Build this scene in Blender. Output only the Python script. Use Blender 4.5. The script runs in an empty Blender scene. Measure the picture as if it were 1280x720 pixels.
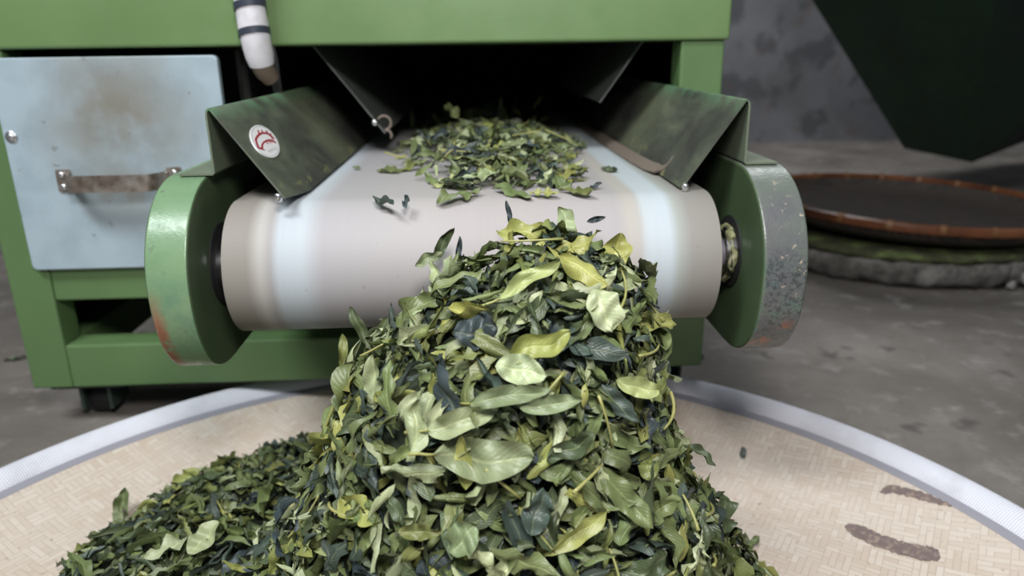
import bpy, bmesh, math, random
import numpy as np
from mathutils import Vector, Matrix, noise as mnoise

# ------------------------------------------------------------------ camera, world, lights, exposure
S = bpy.context.scene
COL = S.collection
S.view_settings.view_transform = 'Standard'
S.view_settings.look = 'None'
S.view_settings.gamma = 1.0
S.view_settings.use_curve_mapping = False
S.view_settings.exposure = 0.0

F_PX, PITCH, YAW, ROLL = 918.5, 0.3137, 0.0440, 0.0138
cam_d = bpy.data.cameras.new('camera'); cam = bpy.data.objects.new('camera', cam_d); COL.objects.link(cam)
fw = Vector((math.sin(YAW)*math.cos(PITCH), math.cos(YAW)*math.cos(PITCH), -math.sin(PITCH)))
rt = Vector((math.cos(YAW), -math.sin(YAW), 0)); up = rt.cross(fw)
r2 = rt*math.cos(ROLL) - up*math.sin(ROLL); u2 = up*math.cos(ROLL) + rt*math.sin(ROLL)
M = Matrix((r2, u2, -fw)).transposed().to_4x4(); M.translation = Vector((0, 0, .5))
cam.matrix_world = M
cam_d.sensor_width = 36; cam_d.lens = F_PX/1280*36; cam_d.clip_start = .02
cam_d.dof.use_dof = True; cam_d.dof.focus_distance = .56; cam_d.dof.aperture_fstop = 5.0
S.camera = cam

wd = bpy.data.worlds.new('room_air'); S.world = wd; wd.use_nodes = True
wd.node_tree.nodes['Background'].inputs[0].default_value = (.75, .85, 1, 1)
wd.node_tree.nodes['Background'].inputs[1].default_value = .17

def area(name, loc, target, sx, sy, power, color):
    d = bpy.data.lights.new(name, 'AREA'); d.shape = 'RECTANGLE'; d.size = sx; d.size_y = sy; d.energy = power; d.color = color
    o = bpy.data.objects.new(name, d); COL.objects.link(o); o.location = loc
    o.rotation_euler = (Vector(target)-Vector(loc)).to_track_quat('-Z', 'Y').to_euler()
    return o
area('lamp_over_camera', (.05, -.10, .97), (.02, .70, .25), .20, .20, 8.6, (1, .98, .97))
area('ceiling_tube_light', (-1.0, -.35, 2.5), (-.3, .9, 0), 1.3, .4, 62, (.92, .97, 1))
area('added_rear_fill_light', (1.3, 3.1, 2.7), (1.3, 3.2, 0), 1.4, .4, 34, (.95, .98, 1))  # added fill light that brightens the floor and wall at the back

# ------------------------------------------------------------------ helpers
def srgb(r, g, b, a=1):
    f = lambda c: (c/255/12.92) if c/255 <= .04045 else ((c/255+.055)/1.055)**2.4
    return (f(r), f(g), f(b), a)

def new_mat(name, color=(.5, .5, .5, 1), rough=.5, metal=0, spec=.5):
    m = bpy.data.materials.new(name); m.use_nodes = True
    b = m.node_tree.nodes['Principled BSDF']
    b.inputs['Base Color'].default_value = color; b.inputs['Roughness'].default_value = rough
    b.inputs['Metallic'].default_value = metal; b.inputs['Specular IOR Level'].default_value = spec
    return m
class NT:
    def __init__(s, m): s.t = m.node_tree; s.n = s.t.nodes; s.b = s.n['Principled BSDF']
    def add(s, typ, **kw):
        n = s.n.new(typ)
        for k, v in kw.items():
            if k in n.inputs: n.inputs[k].default_value = v
            else: setattr(n, k, v)
        return n
    def link(s, a, b): s.t.links.new(a, b)
    def coord(s, scale=(1, 1, 1), loc=(0, 0, 0), rot=(0, 0, 0), kind='Object'):
        c = s.add('ShaderNodeTexCoord'); mp = s.add('ShaderNodeMapping')
        mp.inputs['Scale'].default_value = scale; mp.inputs['Location'].default_value = loc; mp.inputs['Rotation'].default_value = rot
        s.link(c.outputs[kind], mp.inputs[0]); return mp.outputs[0]
    def noise(s, vec, scale, detail=4, rough=.55, dist=0):
        n = s.add('ShaderNodeTexNoise'); n.inputs['Scale'].default_value = scale; n.inputs['Detail'].default_value = detail
        n.inputs['Roughness'].default_value = rough; n.inputs['Distortion'].default_value = dist
        if vec is not None: s.link(vec, n.inputs['Vector'])
        return n.outputs['Fac']
    def ramp(s, fac, stops, interp='LINEAR'):
        r = s.add('ShaderNodeValToRGB'); cr = r.color_ramp; cr.interpolation = interp
        while len(cr.elements) < len(stops): cr.elements.new(.5)
        for e, (p, c) in zip(cr.elements, stops): e.position = p; e.color = c if len(c) == 4 else (*c, 1)
        s.link(fac, r.inputs[0]); return r.outputs[0]
    def mix(s, fac, a, b, mode='MIX'):
        m = s.add('ShaderNodeMix'); m.data_type = 'RGBA'; m.blend_type = mode
        for sock, v in ((m.inputs[0], fac), (m.inputs[6], a), (m.inputs[7], b)):
            if hasattr(v, 'is_output'): s.link(v, sock)
            else: sock.default_value = v
        return m.outputs[2]
    def math(s, op, a, b=0.0, clamp=False):
        m = s.add('ShaderNodeMath'); m.operation = op; m.use_clamp = clamp
        for sock, v in ((m.inputs[0], a), (m.inputs[1], b)):
            if hasattr(v, 'is_output'): s.link(v, sock)
            else: sock.default_value = v
        return m.outputs[0]
    def sep(s, vec):
        n = s.add('ShaderNodeSeparateXYZ'); s.link(vec, n.inputs[0]); return n.outputs
    def bump(s, h, strength=.3, dist=.002):
        b = s.add('ShaderNodeBump'); b.inputs['Strength'].default_value = strength; b.inputs['Distance'].default_value = dist
        s.link(h, b.inputs['Height']); s.link(b.outputs[0], s.b.inputs['Normal'])
W1, K1 = (1, 1, 1, 1), (0, 0, 0, 1)

def tag(o, label=None, cat=None, group=None, kind=None):
    if label: o['label'] = label
    if cat: o['category'] = cat
    if group: o['group'] = group
    if kind: o['kind'] = kind
    return o
def worldpos(o):
    v = Vector((0, 0, 0))
    while o is not None: v += o.location; o = o.parent
    return v
def empty(name, loc, label, cat, group=None):
    o = bpy.data.objects.new(name, None); COL.objects.link(o); o.location = loc; o.empty_display_size = .05
    return tag(o, label, cat, group)
def link(name, me, mats, parent=None, origin=None, smooth=False, label=None):
    """mesh in world coordinates -> one object, origin moved to `origin` for top-level things"""
    o = bpy.data.objects.new(name, me); COL.objects.link(o)
    for m in (mats if isinstance(mats, (list, tuple)) else [mats]): me.materials.append(m)
    if parent is not None:
        o.parent = parent; o.location = -worldpos(parent)
    elif origin is not None:
        me.transform(Matrix.Translation(-Vector(origin))); o.location = origin
    if smooth: me.polygons.foreach_set('use_smooth', [True]*len(me.polygons))
    if label: o['label'] = label
    return o
def bm_mesh(bm, name='m'):
    bmesh.ops.recalc_face_normals(bm, faces=bm.faces)
    me = bpy.data.meshes.new(name); bm.to_mesh(me); bm.free(); return me
def add_box(bm, x0, x1, y0, y1, z0, z1):
    r = bmesh.ops.create_cube(bm, size=1)
    for v in r['verts']:
        v.co = Vector(((x0+x1)/2+v.co.x*(x1-x0), (y0+y1)/2+v.co.y*(y1-y0), (z0+z1)/2+v.co.z*(z1-z0)))
    return r['verts']
def bevel(o, w, seg=2, angle=35):
    m = o.modifiers.new('edge', 'BEVEL'); m.width = w; m.segments = seg; m.limit_method = 'ANGLE'; m.angle_limit = math.radians(angle)
    return o
def smooth_by_angle(o, deg=40):
    me = o.data; me.polygons.foreach_set('use_smooth', [True]*len(me.polygons))
    bm = bmesh.new(); bm.from_mesh(me)
    for e in bm.edges:
        if len(e.link_faces) == 2 and e.calc_face_angle(0) > math.radians(deg): e.smooth = False
    bm.to_mesh(me); bm.free(); return o
def prism(bm, prof, axis, a0, a1):
    """closed 2-D profile extruded along an axis: 'X' profile is (y,z), 'Y' is (x,z), 'Z' is (x,y)"""
    def P(p, a): return {'X': (a, p[0], p[1]), 'Y': (p[0], a, p[1]), 'Z': (p[0], p[1], a)}[axis]
    A = [bm.verts.new(P(p, a0)) for p in prof]; B = [bm.verts.new(P(p, a1)) for p in prof]
    n = len(prof)
    bm.faces.new(A); bm.faces.new(B[::-1])
    for i in range(n): bm.faces.new((A[i], B[i], B[(i+1) % n], A[(i+1) % n]))
def tube(bm, pts, rad, seg=10, cap=True):
    pts = [Vector(p) for p in pts]; rings = []
    rads = rad if isinstance(rad, (list, tuple)) else [rad]*len(pts)
    nrm = None
    for i, p in enumerate(pts):
        t = (pts[min(i+1, len(pts)-1)]-pts[max(i-1, 0)]).normalized()
        if nrm is None: nrm = t.orthogonal().normalized()
        else:
            nrm = (nrm - t*nrm.dot(t)); nrm = nrm.normalized() if nrm.length > 1e-6 else t.orthogonal().normalized()
        b = t.cross(nrm)
        rings.append([bm.verts.new(p+(nrm*math.cos(2*math.pi*k/seg)+b*math.sin(2*math.pi*k/seg))*rads[i]) for k in range(seg)])
    for a, b in zip(rings, rings[1:]):
        for k in range(seg): bm.faces.new((a[k], a[(k+1) % seg], b[(k+1) % seg], b[k]))
    if cap: bm.faces.new(rings[0][::-1]); bm.faces.new(rings[-1])
def lathe(bm, prof, center, axis='Z', seg=96, closed=False, rfun=None):
    """prof list of (r, h) turned about an axis through center"""
    rings = []
    for r, h in prof:
        ring = []
        for k in range(seg):
            a = 2*math.pi*k/seg; rr = r*(rfun(a, r, h) if rfun else 1)
            c, s = rr*math.cos(a), rr*math.sin(a)
            o = {'Z': (c, s, h), 'X': (h, c, s), 'Y': (c, h, s)}[axis]
            ring.append(bm.verts.new((center[0]+o[0], center[1]+o[1], center[2]+o[2])))
        rings.append(ring)
    pairs = list(zip(rings, rings[1:])) + ([(rings[-1], rings[0])] if closed else [])
    for a, b in pairs:
        for k in range(seg): bm.faces.new((a[k], a[(k+1) % seg], b[(k+1) % seg], b[k]))
    if not closed:
        for ring in (rings[0], rings[-1]):
            try: bm.faces.new(ring)
            except ValueError: pass
def sheet(bm, rows, thick):
    """grid of points (rows of equal length) made into a plate of real thickness"""
    rows = [[Vector(p) for p in r] for r in rows]; nr, nc = len(rows), len(rows[0])
    nor = [[None]*nc for _ in range(nr)]
    for i in range(nr):
        for j in range(nc):
            a = rows[min(i+1, nr-1)][j]-rows[max(i-1, 0)][j]; b = rows[i][min(j+1, nc-1)]-rows[i][max(j-1, 0)]
            nor[i][j] = a.cross(b).normalized()
    A = [[bm.verts.new(rows[i][j]+nor[i][j]*thick/2) for j in range(nc)] for i in range(nr)]
    B = [[bm.verts.new(rows[i][j]-nor[i][j]*thick/2) for j in range(nc)] for i in range(nr)]
    for i in range(nr-1):
        for j in range(nc-1):
            bm.faces.new((A[i][j], A[i+1][j], A[i+1][j+1], A[i][j+1])); bm.faces.new((B[i][j], B[i][j+1], B[i+1][j+1], B[i+1][j]))
    for i in range(nr-1):
        bm.faces.new((A[i][0], B[i][0], B[i+1][0], A[i+1][0])); bm.faces.new((A[i][-1], A[i+1][-1], B[i+1][-1], B[i][-1]))
    for j in range(nc-1):
        bm.faces.new((A[0][j], A[0][j+1], B[0][j+1], B[0][j])); bm.faces.new((A[-1][j], B[-1][j], B[-1][j+1], A[-1][j+1]))

# ------------------------------------------------------------------ materials
def mat_paint(name, base, dark, rough=.38, wear=None):
    m = new_mat(name, base, rough); t = NT(m); v = t.coord()
    n = t.noise(v, 6, 5, .6); c = t.mix(t.ramp(n, [(.35, K1), (.75, W1)]), base, dark)
    n2 = t.noise(v, 160, 3, .6); c = t.mix(t.ramp(n2, [(.70, K1), (.76, W1)]), c, wear or srgb(120, 100, 80))
    t.link(c, t.b.inputs['Base Color']); t.link(t.ramp(t.noise(v, 25, 4), [(.3, (rough-.08,)*3), (.7, (rough+.12,)*3)]), t.b.inputs['Roughness'])
    t.bump(t.noise(v, 220, 2), .06, .001)
    return m
M_GREEN = mat_paint('green_machine_paint', srgb(110, 137, 88), srgb(101, 127, 80))
M_FRAME = mat_paint('green_frame_paint', srgb(97, 126, 80), srgb(89, 117, 74), .45)
M_DARKIN = new_mat('painted_shade_interior', srgb(38, 38, 36), .8)  # shade of the unlit inside, put into the colour as near-black

def mat_arm(name, right):
    base = srgb(122, 149, 112) if not right else srgb(102, 114, 98)
    m = new_mat(name, base, .36); t = NT(m); v = t.coord(); x, y, z = t.sep(v)
    c = t.mix(t.ramp(t.noise(v, 9, 5), [(.35, K1), (.7, W1)]), base, srgb(102, 134, 100) if not right else srgb(104, 103, 104))
    # the nose wears: green-blue old coat low down, rust at the lower outer edge, bare chips along the corners
    low = t.ramp(z, [(.245, W1), (.30, K1)])
    teal = t.math('MULTIPLY', t.ramp(t.noise(v, 40, 6, .7), [(.42, K1), (.58, W1)]), t.ramp(z, [(.235, K1), (.255, W1), (.30, W1), (.325, K1)]))
    c = t.mix(t.math('MULTIPLY', teal, .95 if right else .45), c, srgb(78, 122, 104))
    if right:
        grey = t.math('MULTIPLY', t.ramp(t.noise(v, 14, 5, .6), [(.36, K1), (.55, W1)]), t.ramp(z, [(.22, W1), (.36, W1), (.385, K1)]))
        face = t.ramp(x, [(.252, K1), (.2535, W1)])
        c = t.mix(t.math('MULTIPLY', t.math('MULTIPLY', grey, face), .8), c, srgb(92, 89, 96))
        pit = t.math('MULTIPLY', t.ramp(t.noise(v, 260, 4, .7), [(.50, K1), (.56, W1)]), t.ramp(z, [(.225, W1), (.31, W1), (.335, K1)]))
        c = t.mix(t.math('MULTIPLY', pit, t.math('MULTIPLY', face, .8)), c, srgb(58, 62, 64))
    edge = t.ramp(x, [(.2795, K1), (.2815, W1)]) if right else t.ramp(t.math('ADD', t.math('MULTIPLY', x, -1.0), t.math('MULTIPLY', t.math('SUBTRACT', t.noise(v, 45, 4), .5), .022)), [(.2760, K1), (.2785, W1)])
    rust = t.math('MULTIPLY', t.ramp(t.noise(v, 55, 6, .65), [(.36, K1), (.44, W1)]), t.ramp(z, [(.205, W1), (.275, W1), (.31, K1)]))
    if right:
        rust = t.math('MULTIPLY', t.ramp(t.noise(t.coord(loc=(.11, .0, .0)), 32, 4, .6), [(.53, K1), (.57, W1)]), t.ramp(z, [(.215, K1), (.22, W1), (.25, W1), (.27, K1)]))
        rust = t.math('MULTIPLY', rust, face)
    else: rust = t.math('MULTIPLY', rust, edge)
    c = t.mix(rust, c, srgb(142, 92, 68))
    chip = t.math('MULTIPLY', t.ramp(t.noise(v, 120, 4, .6), [(.62, K1), (.66, W1)]), t.ramp(t.noise(v, 12, 2), [(.5, K1), (.6, W1)]))
    c = t.mix(chip, c, srgb(176, 160, 140) if right else srgb(92, 110, 86))
    t.link(c, t.b.inputs['Base Color']); t.bump(t.noise(v, 300, 3), .12 if not right else .3, .0015)
    t.link(t.ramp(t.noise(v, 60, 4), [(.3, (.20,)*3), (.7, (.42,)*3)]), t.b.inputs['Roughness'])
    return m
M_ARML, M_ARMR = mat_arm('worn_green_arm_paint', False), mat_arm('scuffed_grey_green_arm_paint', True)
M_ARMIN = mat_paint('dull_green_arm_side', srgb(72, 92, 60), srgb(62, 76, 55), .5)

def mat_guard():
    m = new_mat('grimy_green_sheet_metal', srgb(60, 66, 56), .42); t = NT(m); v = t.coord()
    grime = t.ramp(t.noise(t.coord(scale=(1, .38, 1)), 17, 5, .6, .5), [(.30, srgb(104, 110, 92)), (.42, srgb(86, 90, 78)), (.56, srgb(68, 69, 64)), (.75, srgb(58, 59, 56))])
    band = t.ramp(t.math('ABSOLUTE', t.math('SUBTRACT', t.sep(v)[1], .97)), [(.02, W1), (.10, K1)])
    c = t.mix(t.math('MULTIPLY', band, .5), grime, srgb(112, 118, 92))
    ridge = t.math('MULTIPLY', t.ramp(t.sep(v)[2], [(.438, K1), (.453, W1)]), t.ramp(t.noise(v, 30, 4), [(.35, K1), (.6, W1)]))
    c = t.mix(t.math('MULTIPLY', ridge, .75), c, srgb(92, 132, 98))
    low = t.math('MULTIPLY', t.ramp(t.sep(v)[2], [(.372, W1), (.392, K1)]), t.ramp(t.noise(t.coord(scale=(1, .4, 1)), 90, 2), [(.62, K1), (.66, W1)]))
    c = t.mix(t.math('MULTIPLY', low, .5), c, srgb(150, 148, 92))
    t.link(c, t.b.inputs['Base Color']); t.link(t.ramp(t.noise(v, 30, 4), [(.3, (.32,)*3), (.7, (.55,)*3)]), t.b.inputs['Roughness'])
    return m
M_GUARD = mat_guard()
M_FLAP = mat_paint('dusty_green_flap', srgb(112, 122, 100), srgb(96, 104, 88), .5)
M_HOPPLATE = new_mat('dark_hopper_plate', srgb(92, 95, 92), .45)

def mat_belt():
    m = new_mat('pale_conveyor_belt', srgb(190, 182, 178), .62, 0, .35); t = NT(m); v = t.coord()
    x, y, z = t.sep(v)
    xx = t.math('ADD', x, t.math('MULTIPLY', t.math('SUBTRACT', t.noise(t.coord(scale=(1, .15, .15)), 14, 2), .5), .004))
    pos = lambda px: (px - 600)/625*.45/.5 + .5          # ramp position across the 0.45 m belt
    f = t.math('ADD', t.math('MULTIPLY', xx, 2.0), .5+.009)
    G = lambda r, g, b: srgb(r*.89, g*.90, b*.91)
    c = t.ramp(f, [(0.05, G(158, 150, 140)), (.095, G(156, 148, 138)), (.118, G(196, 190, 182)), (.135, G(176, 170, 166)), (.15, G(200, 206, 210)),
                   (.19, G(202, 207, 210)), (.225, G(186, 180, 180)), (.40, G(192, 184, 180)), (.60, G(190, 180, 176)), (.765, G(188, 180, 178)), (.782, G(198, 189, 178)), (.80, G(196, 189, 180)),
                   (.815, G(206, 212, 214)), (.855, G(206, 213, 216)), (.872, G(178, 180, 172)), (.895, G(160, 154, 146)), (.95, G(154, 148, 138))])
    fine = t.noise(t.coord(scale=(1, .02, .02)), 240, 3, .6)
    c = t.mix(t.math('MULTIPLY', t.ramp(fine, [(.4, K1), (.7, W1)]), .07), c, srgb(150, 142, 138))
    sp = t.ramp(t.noise(v, 190, 2, .5), [(.74, K1), (.77, W1)]); c = t.mix(t.math('MULTIPLY', sp, .5), c, srgb(120, 116, 104))
    t.link(c, t.b.inputs['Base Color']); return m
M_BELT = mat_belt()
M_STEEL = new_mat('polished_steel', srgb(170, 168, 170), .22, 1)
M_HUB = new_mat('grey_bearing_ring', srgb(128, 122, 134), .4, .3)
M_BLACK = new_mat('black_rubber_and_hole_shade', srgb(24, 24, 24), .7)
def mat_panel():
    m = new_mat('pale_blue_grey_panel_paint', srgb(178, 196, 204), .38); t = NT(m); v = t.coord()
    c = t.mix(t.ramp(t.noise(v, 22, 5), [(.4, K1), (.7, W1)]), srgb(170, 187, 196), srgb(154, 171, 180))
    d = t.add('ShaderNodeVectorMath', operation='DISTANCE'); mp = t.coord(scale=(1, 1, .8), loc=(0, 0, 0))
    t.link(mp, d.inputs[0]); d.inputs[1].default_value = (-.438, .94, .422*.8)
    stain = t.math('MULTIPLY', t.ramp(d.outputs['Value'], [(.02, W1), (.125, K1)]), t.ramp(t.noise(v, 14, 5, .55), [(.22, K1), (.56, W1)]))
    c = t.mix(t.math('MULTIPLY', stain, .85), c, srgb(128, 120, 104))
    d2 = t.add('ShaderNodeVectorMath', operation='DISTANCE'); t.link(t.coord(scale=(1, 1, 2)), d2.inputs[0]); d2.inputs[1].default_value = (-.44, .94, .335*2)
    st2 = t.math('MULTIPLY', t.ramp(d2.outputs['Value'], [(.01, W1), (.06, K1)]), t.ramp(t.noise(v, 40, 4), [(.42, K1), (.62, W1)]))
    c = t.mix(t.math('MULTIPLY', st2, .6), c, srgb(140, 128, 112))
    sp = t.ramp(t.noise(v, 70, 2), [(.71, K1), (.74, W1)]); c = t.mix(t.math('MULTIPLY', sp, .5), c, srgb(120, 114, 100))
    t.link(c, t.b.inputs['Base Color']); return m
M_PANEL = mat_panel()
def mat_handle():
    m = new_mat('tarnished_handle_steel', srgb(150, 140, 130), .3, .55); t = NT(m); v = t.coord()
    t.link(t.ramp(t.noise(v, 50, 4), [(.35, srgb(172, 164, 156)), (.65, srgb(112, 98, 84))]), t.b.inputs['Base Color']); return m
M_HANDLE = mat_handle()
M_WHITE = new_mat('white_sticker', srgb(232, 230, 230), .4)
M_RED = new_mat('dark_red_print', srgb(158, 34, 56), .45)
M_GREYP = new_mat('grey_print', srgb(178, 172, 176), .45)
M_DUST = new_mat('caked_tea_dust', srgb(130, 128, 96), .6); t = NT(M_DUST)
t.link(t.ramp(t.noise(t.coord(), 130, 3), [(.35, srgb(66, 68, 48)), (.55, srgb(132, 132, 92)), (.72, srgb(190, 184, 160))]), t.b.inputs['Base Color'])
M_STRIP = new_mat('brown_grey_sealing_felt', srgb(118, 106, 96), .6)
M_ZINC = new_mat('bright_zinc_bolt', srgb(215, 215, 215), .25, .9)

# leaves: each leaf carries its own colour; the midrib and side veins are a little paler
def mat_leaf():
    m = new_mat('withered_tea_leaf', (.1, .15, .05, 1), .42); t = NT(m)
    a = t.add('ShaderNodeAttribute'); a.attribute_name = 'leaf_tint'; base = a.outputs['Color']
    uv = t.coord(kind='UV'); u, s, _ = t.sep(uv)
    rib = t.ramp(t.math('ABSOLUTE', t.math('SUBTRACT', s, .5)), [(.02, W1), (.06, K1)])
    v = t.coord(); mot = t.noise(v, 90, 4, .6)
    c = t.mix(t.math('MULTIPLY', t.ramp(mot, [(.38, K1), (.68, W1)]), .38), base, t.mix(1, base, (.42, .45, .42, 1), 'MULTIPLY'))
    hi = t.mix(1, base, (1.35, 1.3, 1.25, 1), 'MULTIPLY'); hi2 = t.mix(.16, hi, srgb(205, 208, 150))
    c = t.mix(t.math('MULTIPLY', rib, .5), c, hi2)
    sv = t.add('ShaderNodeTexWave'); sv.inputs['Scale'].default_value = 4.0; sv.inputs['Distortion'].default_value = 1.2; sv.inputs['Detail'].default_value = 1
    cm = t.add('ShaderNodeCombineXYZ'); t.link(t.math('SUBTRACT', u, t.math('MULTIPLY', t.math('ABSOLUTE', t.math('SUBTRACT', s, .5)), .5)), cm.inputs[0])
    t.link(cm.outputs[0], sv.inputs['Vector'])
    c = t.mix(t.math('MULTIPLY', t.ramp(sv.outputs['Fac'], [(.8, K1), (1, W1)]), .10), c, hi)
    t.link(c, t.b.inputs['Base Color'])
    hgt = t.math('ADD', t.math('MULTIPLY', sv.outputs['Fac'], -.15), t.math('ADD', t.noise(v, 160, 3), t.math('MULTIPLY', rib, -.5)))
    t.bump(hgt, .5, .0012)
    t.b.inputs['Specular IOR Level'].default_value = .45
    t.b.inputs['Subsurface Weight'].default_value = 0
    return m
M_LEAF = mat_leaf()
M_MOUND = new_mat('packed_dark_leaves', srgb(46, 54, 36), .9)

# ------------------------------------------------------------------ setting
def make_floor():
    m = new_mat('stained_concrete_floor', srgb(112, 106, 100), .7); t = NT(m); v = t.coord()
    c = t.ramp(t.noise(v, 2.6, 8, .62, .4), [(.25, srgb(84, 78, 72)), (.5, srgb(118, 111, 104)), (.72, srgb(150, 143, 136))])
    c = t.mix(t.math('MULTIPLY', t.ramp(t.noise(v, 18, 6, .65), [(.55, K1), (.70, W1)]), .5), c, srgb(172, 166, 160))
    c = t.mix(t.math('MULTIPLY', t.ramp(t.noise(v, 11, 3, .5), [(.64, K1), (.70, W1)]), .6), c, srgb(66, 60, 56))
    t.link(c, t.b.inputs['Base Color']); t.bump(t.noise(v, 60, 6), .25, .004)
    bm = bmesh.new(); add_box(bm, -3.2, 4.6, -1.6, 4.1, -.08, 0)
    tag(link('floor', bm_mesh(bm), m), kind='structure')
make_floor()
def make_wall():
    m = new_mat('blotched_grey_wall', srgb(92, 92, 96), .8); t = NT(m); v = t.coord()
    c = t.ramp(t.noise(v, 2.2, 6, .6, .3), [(.3, srgb(108, 108, 110)), (.5, srgb(126, 126, 130)), (.7, srgb(140, 140, 144))])
    c = t.mix(t.math('MULTIPLY', t.ramp(t.noise(v, 5.5, 3, .5), [(.52, K1), (.60, W1)]), .8), c, srgb(84, 85, 88))
    c = t.mix(t.math('MULTIPLY', t.ramp(t.noise(v, 9, 2), [(.6, K1), (.68, W1)]), .35), c, srgb(110, 84, 74))
    t.link(c, t.b.inputs['Base Color'])
    bm = bmesh.new(); add_box(bm, -3.2, 4.6, 4.0, 4.12, 0, 3)
    tag(link('wall_back', bm_mesh(bm), m), kind='structure')
    bm = bmesh.new(); add_box(bm, -3.32, -3.2, -1.6, 4.12, 0, 3)
    tag(link('wall_left', bm_mesh(bm), m), kind='structure')
make_wall()

# ------------------------------------------------------------------ the machine
X0, YA, ZA, RB = -.0047, .6985, .3040, .0625      # roller axis
YF = .95                                             # plane of the machine's front
mach = empty('tea_machine', (-.155, 1.4, 0), 'big green tea machine on castors whose pale conveyor belt drops leaves onto the pile', 'machine')

def make_machine():
    # upper body
    bm = bmesh.new(); add_box(bm, -.70, .3155, YF-.006, 1.95, .508, .86)
    o = bevel(link('upper_casing', bm_mesh(bm), M_GREEN, mach), .004, 3)
    # welded frame: two front posts, two rails, back posts
    bm = bmesh.new()
    add_box(bm, -.6195, -.5655, YF, YF+.045, .064, .508); add_box(bm, .2565, .3115, YF, YF+.045, .0665, .508)
    add_box(bm, -.5655, .2565, YF, YF+.045, .064, .1265); add_box(bm, -.5655, -.236, YF+.002, YF+.043, .190, .245)
    add_box(bm, -.6195, -.5655, 1.85, 1.9, .064, .508); add_box(bm, .2565, .3115, 1.85, 1.9, .064, .508)
    add_box(bm, -.6195, -.575, YF+.045, 1.85, .064, .12); add_box(bm, .267, .3115, YF+.045, 1.85, .064, .12)
    bevel(link('frame', bm_mesh(bm), M_FRAME, mach), .003, 2)
    bm = bmesh.new()
    add_box(bm, -.618, -.612, YF+.045, 1.85, .12, .508); add_box(bm, .304, .310, YF+.045, 1.85, .12, .508)
    add_box(bm, -.56, .255, 1.86, 1.87, .064, .508)
    link('side_panelling', bm_mesh(bm), M_DARKIN, mach)
    # inner box beside the belt, carries the door's hinge side and closes the cabinet off from the belt tunnel
    bm = bmesh.new(); add_box(bm, -.300, -.292, YF+.05, 1.85, .20, .506)
    link('partition_plate', bm_mesh(bm), M_DARKIN, mach)
    # castors
    for i, (cx, cy) in enumerate(((-.555, 1.0), (.278, 1.03), (-.57, 1.8), (.28, 1.8))):
        bm = bmesh.new(); add_box(bm, cx-.050, cx+.050, cy-.035, cy+.035, .056, .064); add_box(bm, cx-.022, cx-.017, cy-.02, cy+.03, .016, .058); add_box(bm, cx+.017, cx+.022, cy-.02, cy+.03, .016, .058)
        lathe(bm, [(.020, .050), (.020, .058)], (cx, cy, 0), 'Z', 20)
        c = link('caster', bm_mesh(bm), M_CAST, mach)
        bm = bmesh.new(); lathe(bm, [(.0, -.014), (.024, -.014), (.0265, -.009), (.0265, .009), (.024, .014), (0, .014)], (cx, cy+.012, .0265), 'X', 28)
        smooth_by_angle(link('wheel', bm_mesh(bm), M_BLACK, c))
M_CAST = new_mat('dark_caster_steel', srgb(70, 84, 76), .5, .4)
make_machine()

def rounded_rect(x0, x1, z0, z1, r, n=5):
    p = []
    for cx, cz, a0 in ((x1-r, z1-r, 0), (x0+r, z1-r, 90), (x0+r, z0+r, 180), (x1-r, z0+r, 270)):
        for k in range(n+1):
            a = math.radians(a0+90*k/n); p.append((cx+r*math.cos(a), cz+r*math.sin(a)))
    return p
def screw_head(bm, c, r, h, axis='Y', sign=-1):
    prof = [(r, 0), (r*.95, h*.45), (r*.72, h*.8), (r*.35, h*.98), (.0002, h)]
    lathe(bm, [(a, sign*b) for a, b in prof], c, axis, 16)
def make_door():
    bm = bmesh.new(); prism(bm, rounded_rect(-.5785, -.3095, .2365, .4985, .007), 'Y', YF-.010, YF)
    d = bevel(link('access_door', bm_mesh(bm), M_PANEL, mach, label='pale blue-grey stained door'), .0015, 2)
    yf = YF-.010
    bm = bmesh.new()
    # handle plates
    prism(bm, rounded_rect(-.5240, -.5060, .338, .366, .002, 3), 'Y', yf-.0025, yf)
    prism(bm, rounded_rect(-.3890, -.3710, .338, .366, .002, 3), 'Y', yf-.0025, yf)
    # bowed flat bar
    n = 22; A = []
    for k in range(n+1):
        u = k/n; x = -.508+.121*u
        e = min(u, 1-u); y = yf-.002-.026*min(1, e/.10)**.8-.004*math.sin(math.pi*u)
        A.append([(x, y, .3415), (x, y-.001, .348), (x, y-.001, .3555), (x, y, .362)])
    sheet(bm, A, .003)
    h = smooth_by_angle(link('handle', bm_mesh(bm), M_HANDLE, d, label='tarnished steel pull handle'))
    for x in (-.5165, -.5165+.1375):
        for z in (.3445, .3595):
            bm = bmesh.new(); screw_head(bm, (x, yf-.0025, z), .0042, .0034); link('screw', bm_mesh(bm), M_ZINC, d, smooth=True)
    bm = bmesh.new(); screw_head(bm, (-.5685, yf, .4065), .0052, .004); lathe(bm, [(.0072, 0), (.0072, -.0012), (.004, -.0012)], (-.5685, yf, .4065), 'Y', 20)
    link('bolt', bm_mesh(bm), M_ZINC, d, smooth=True)
make_door()

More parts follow.
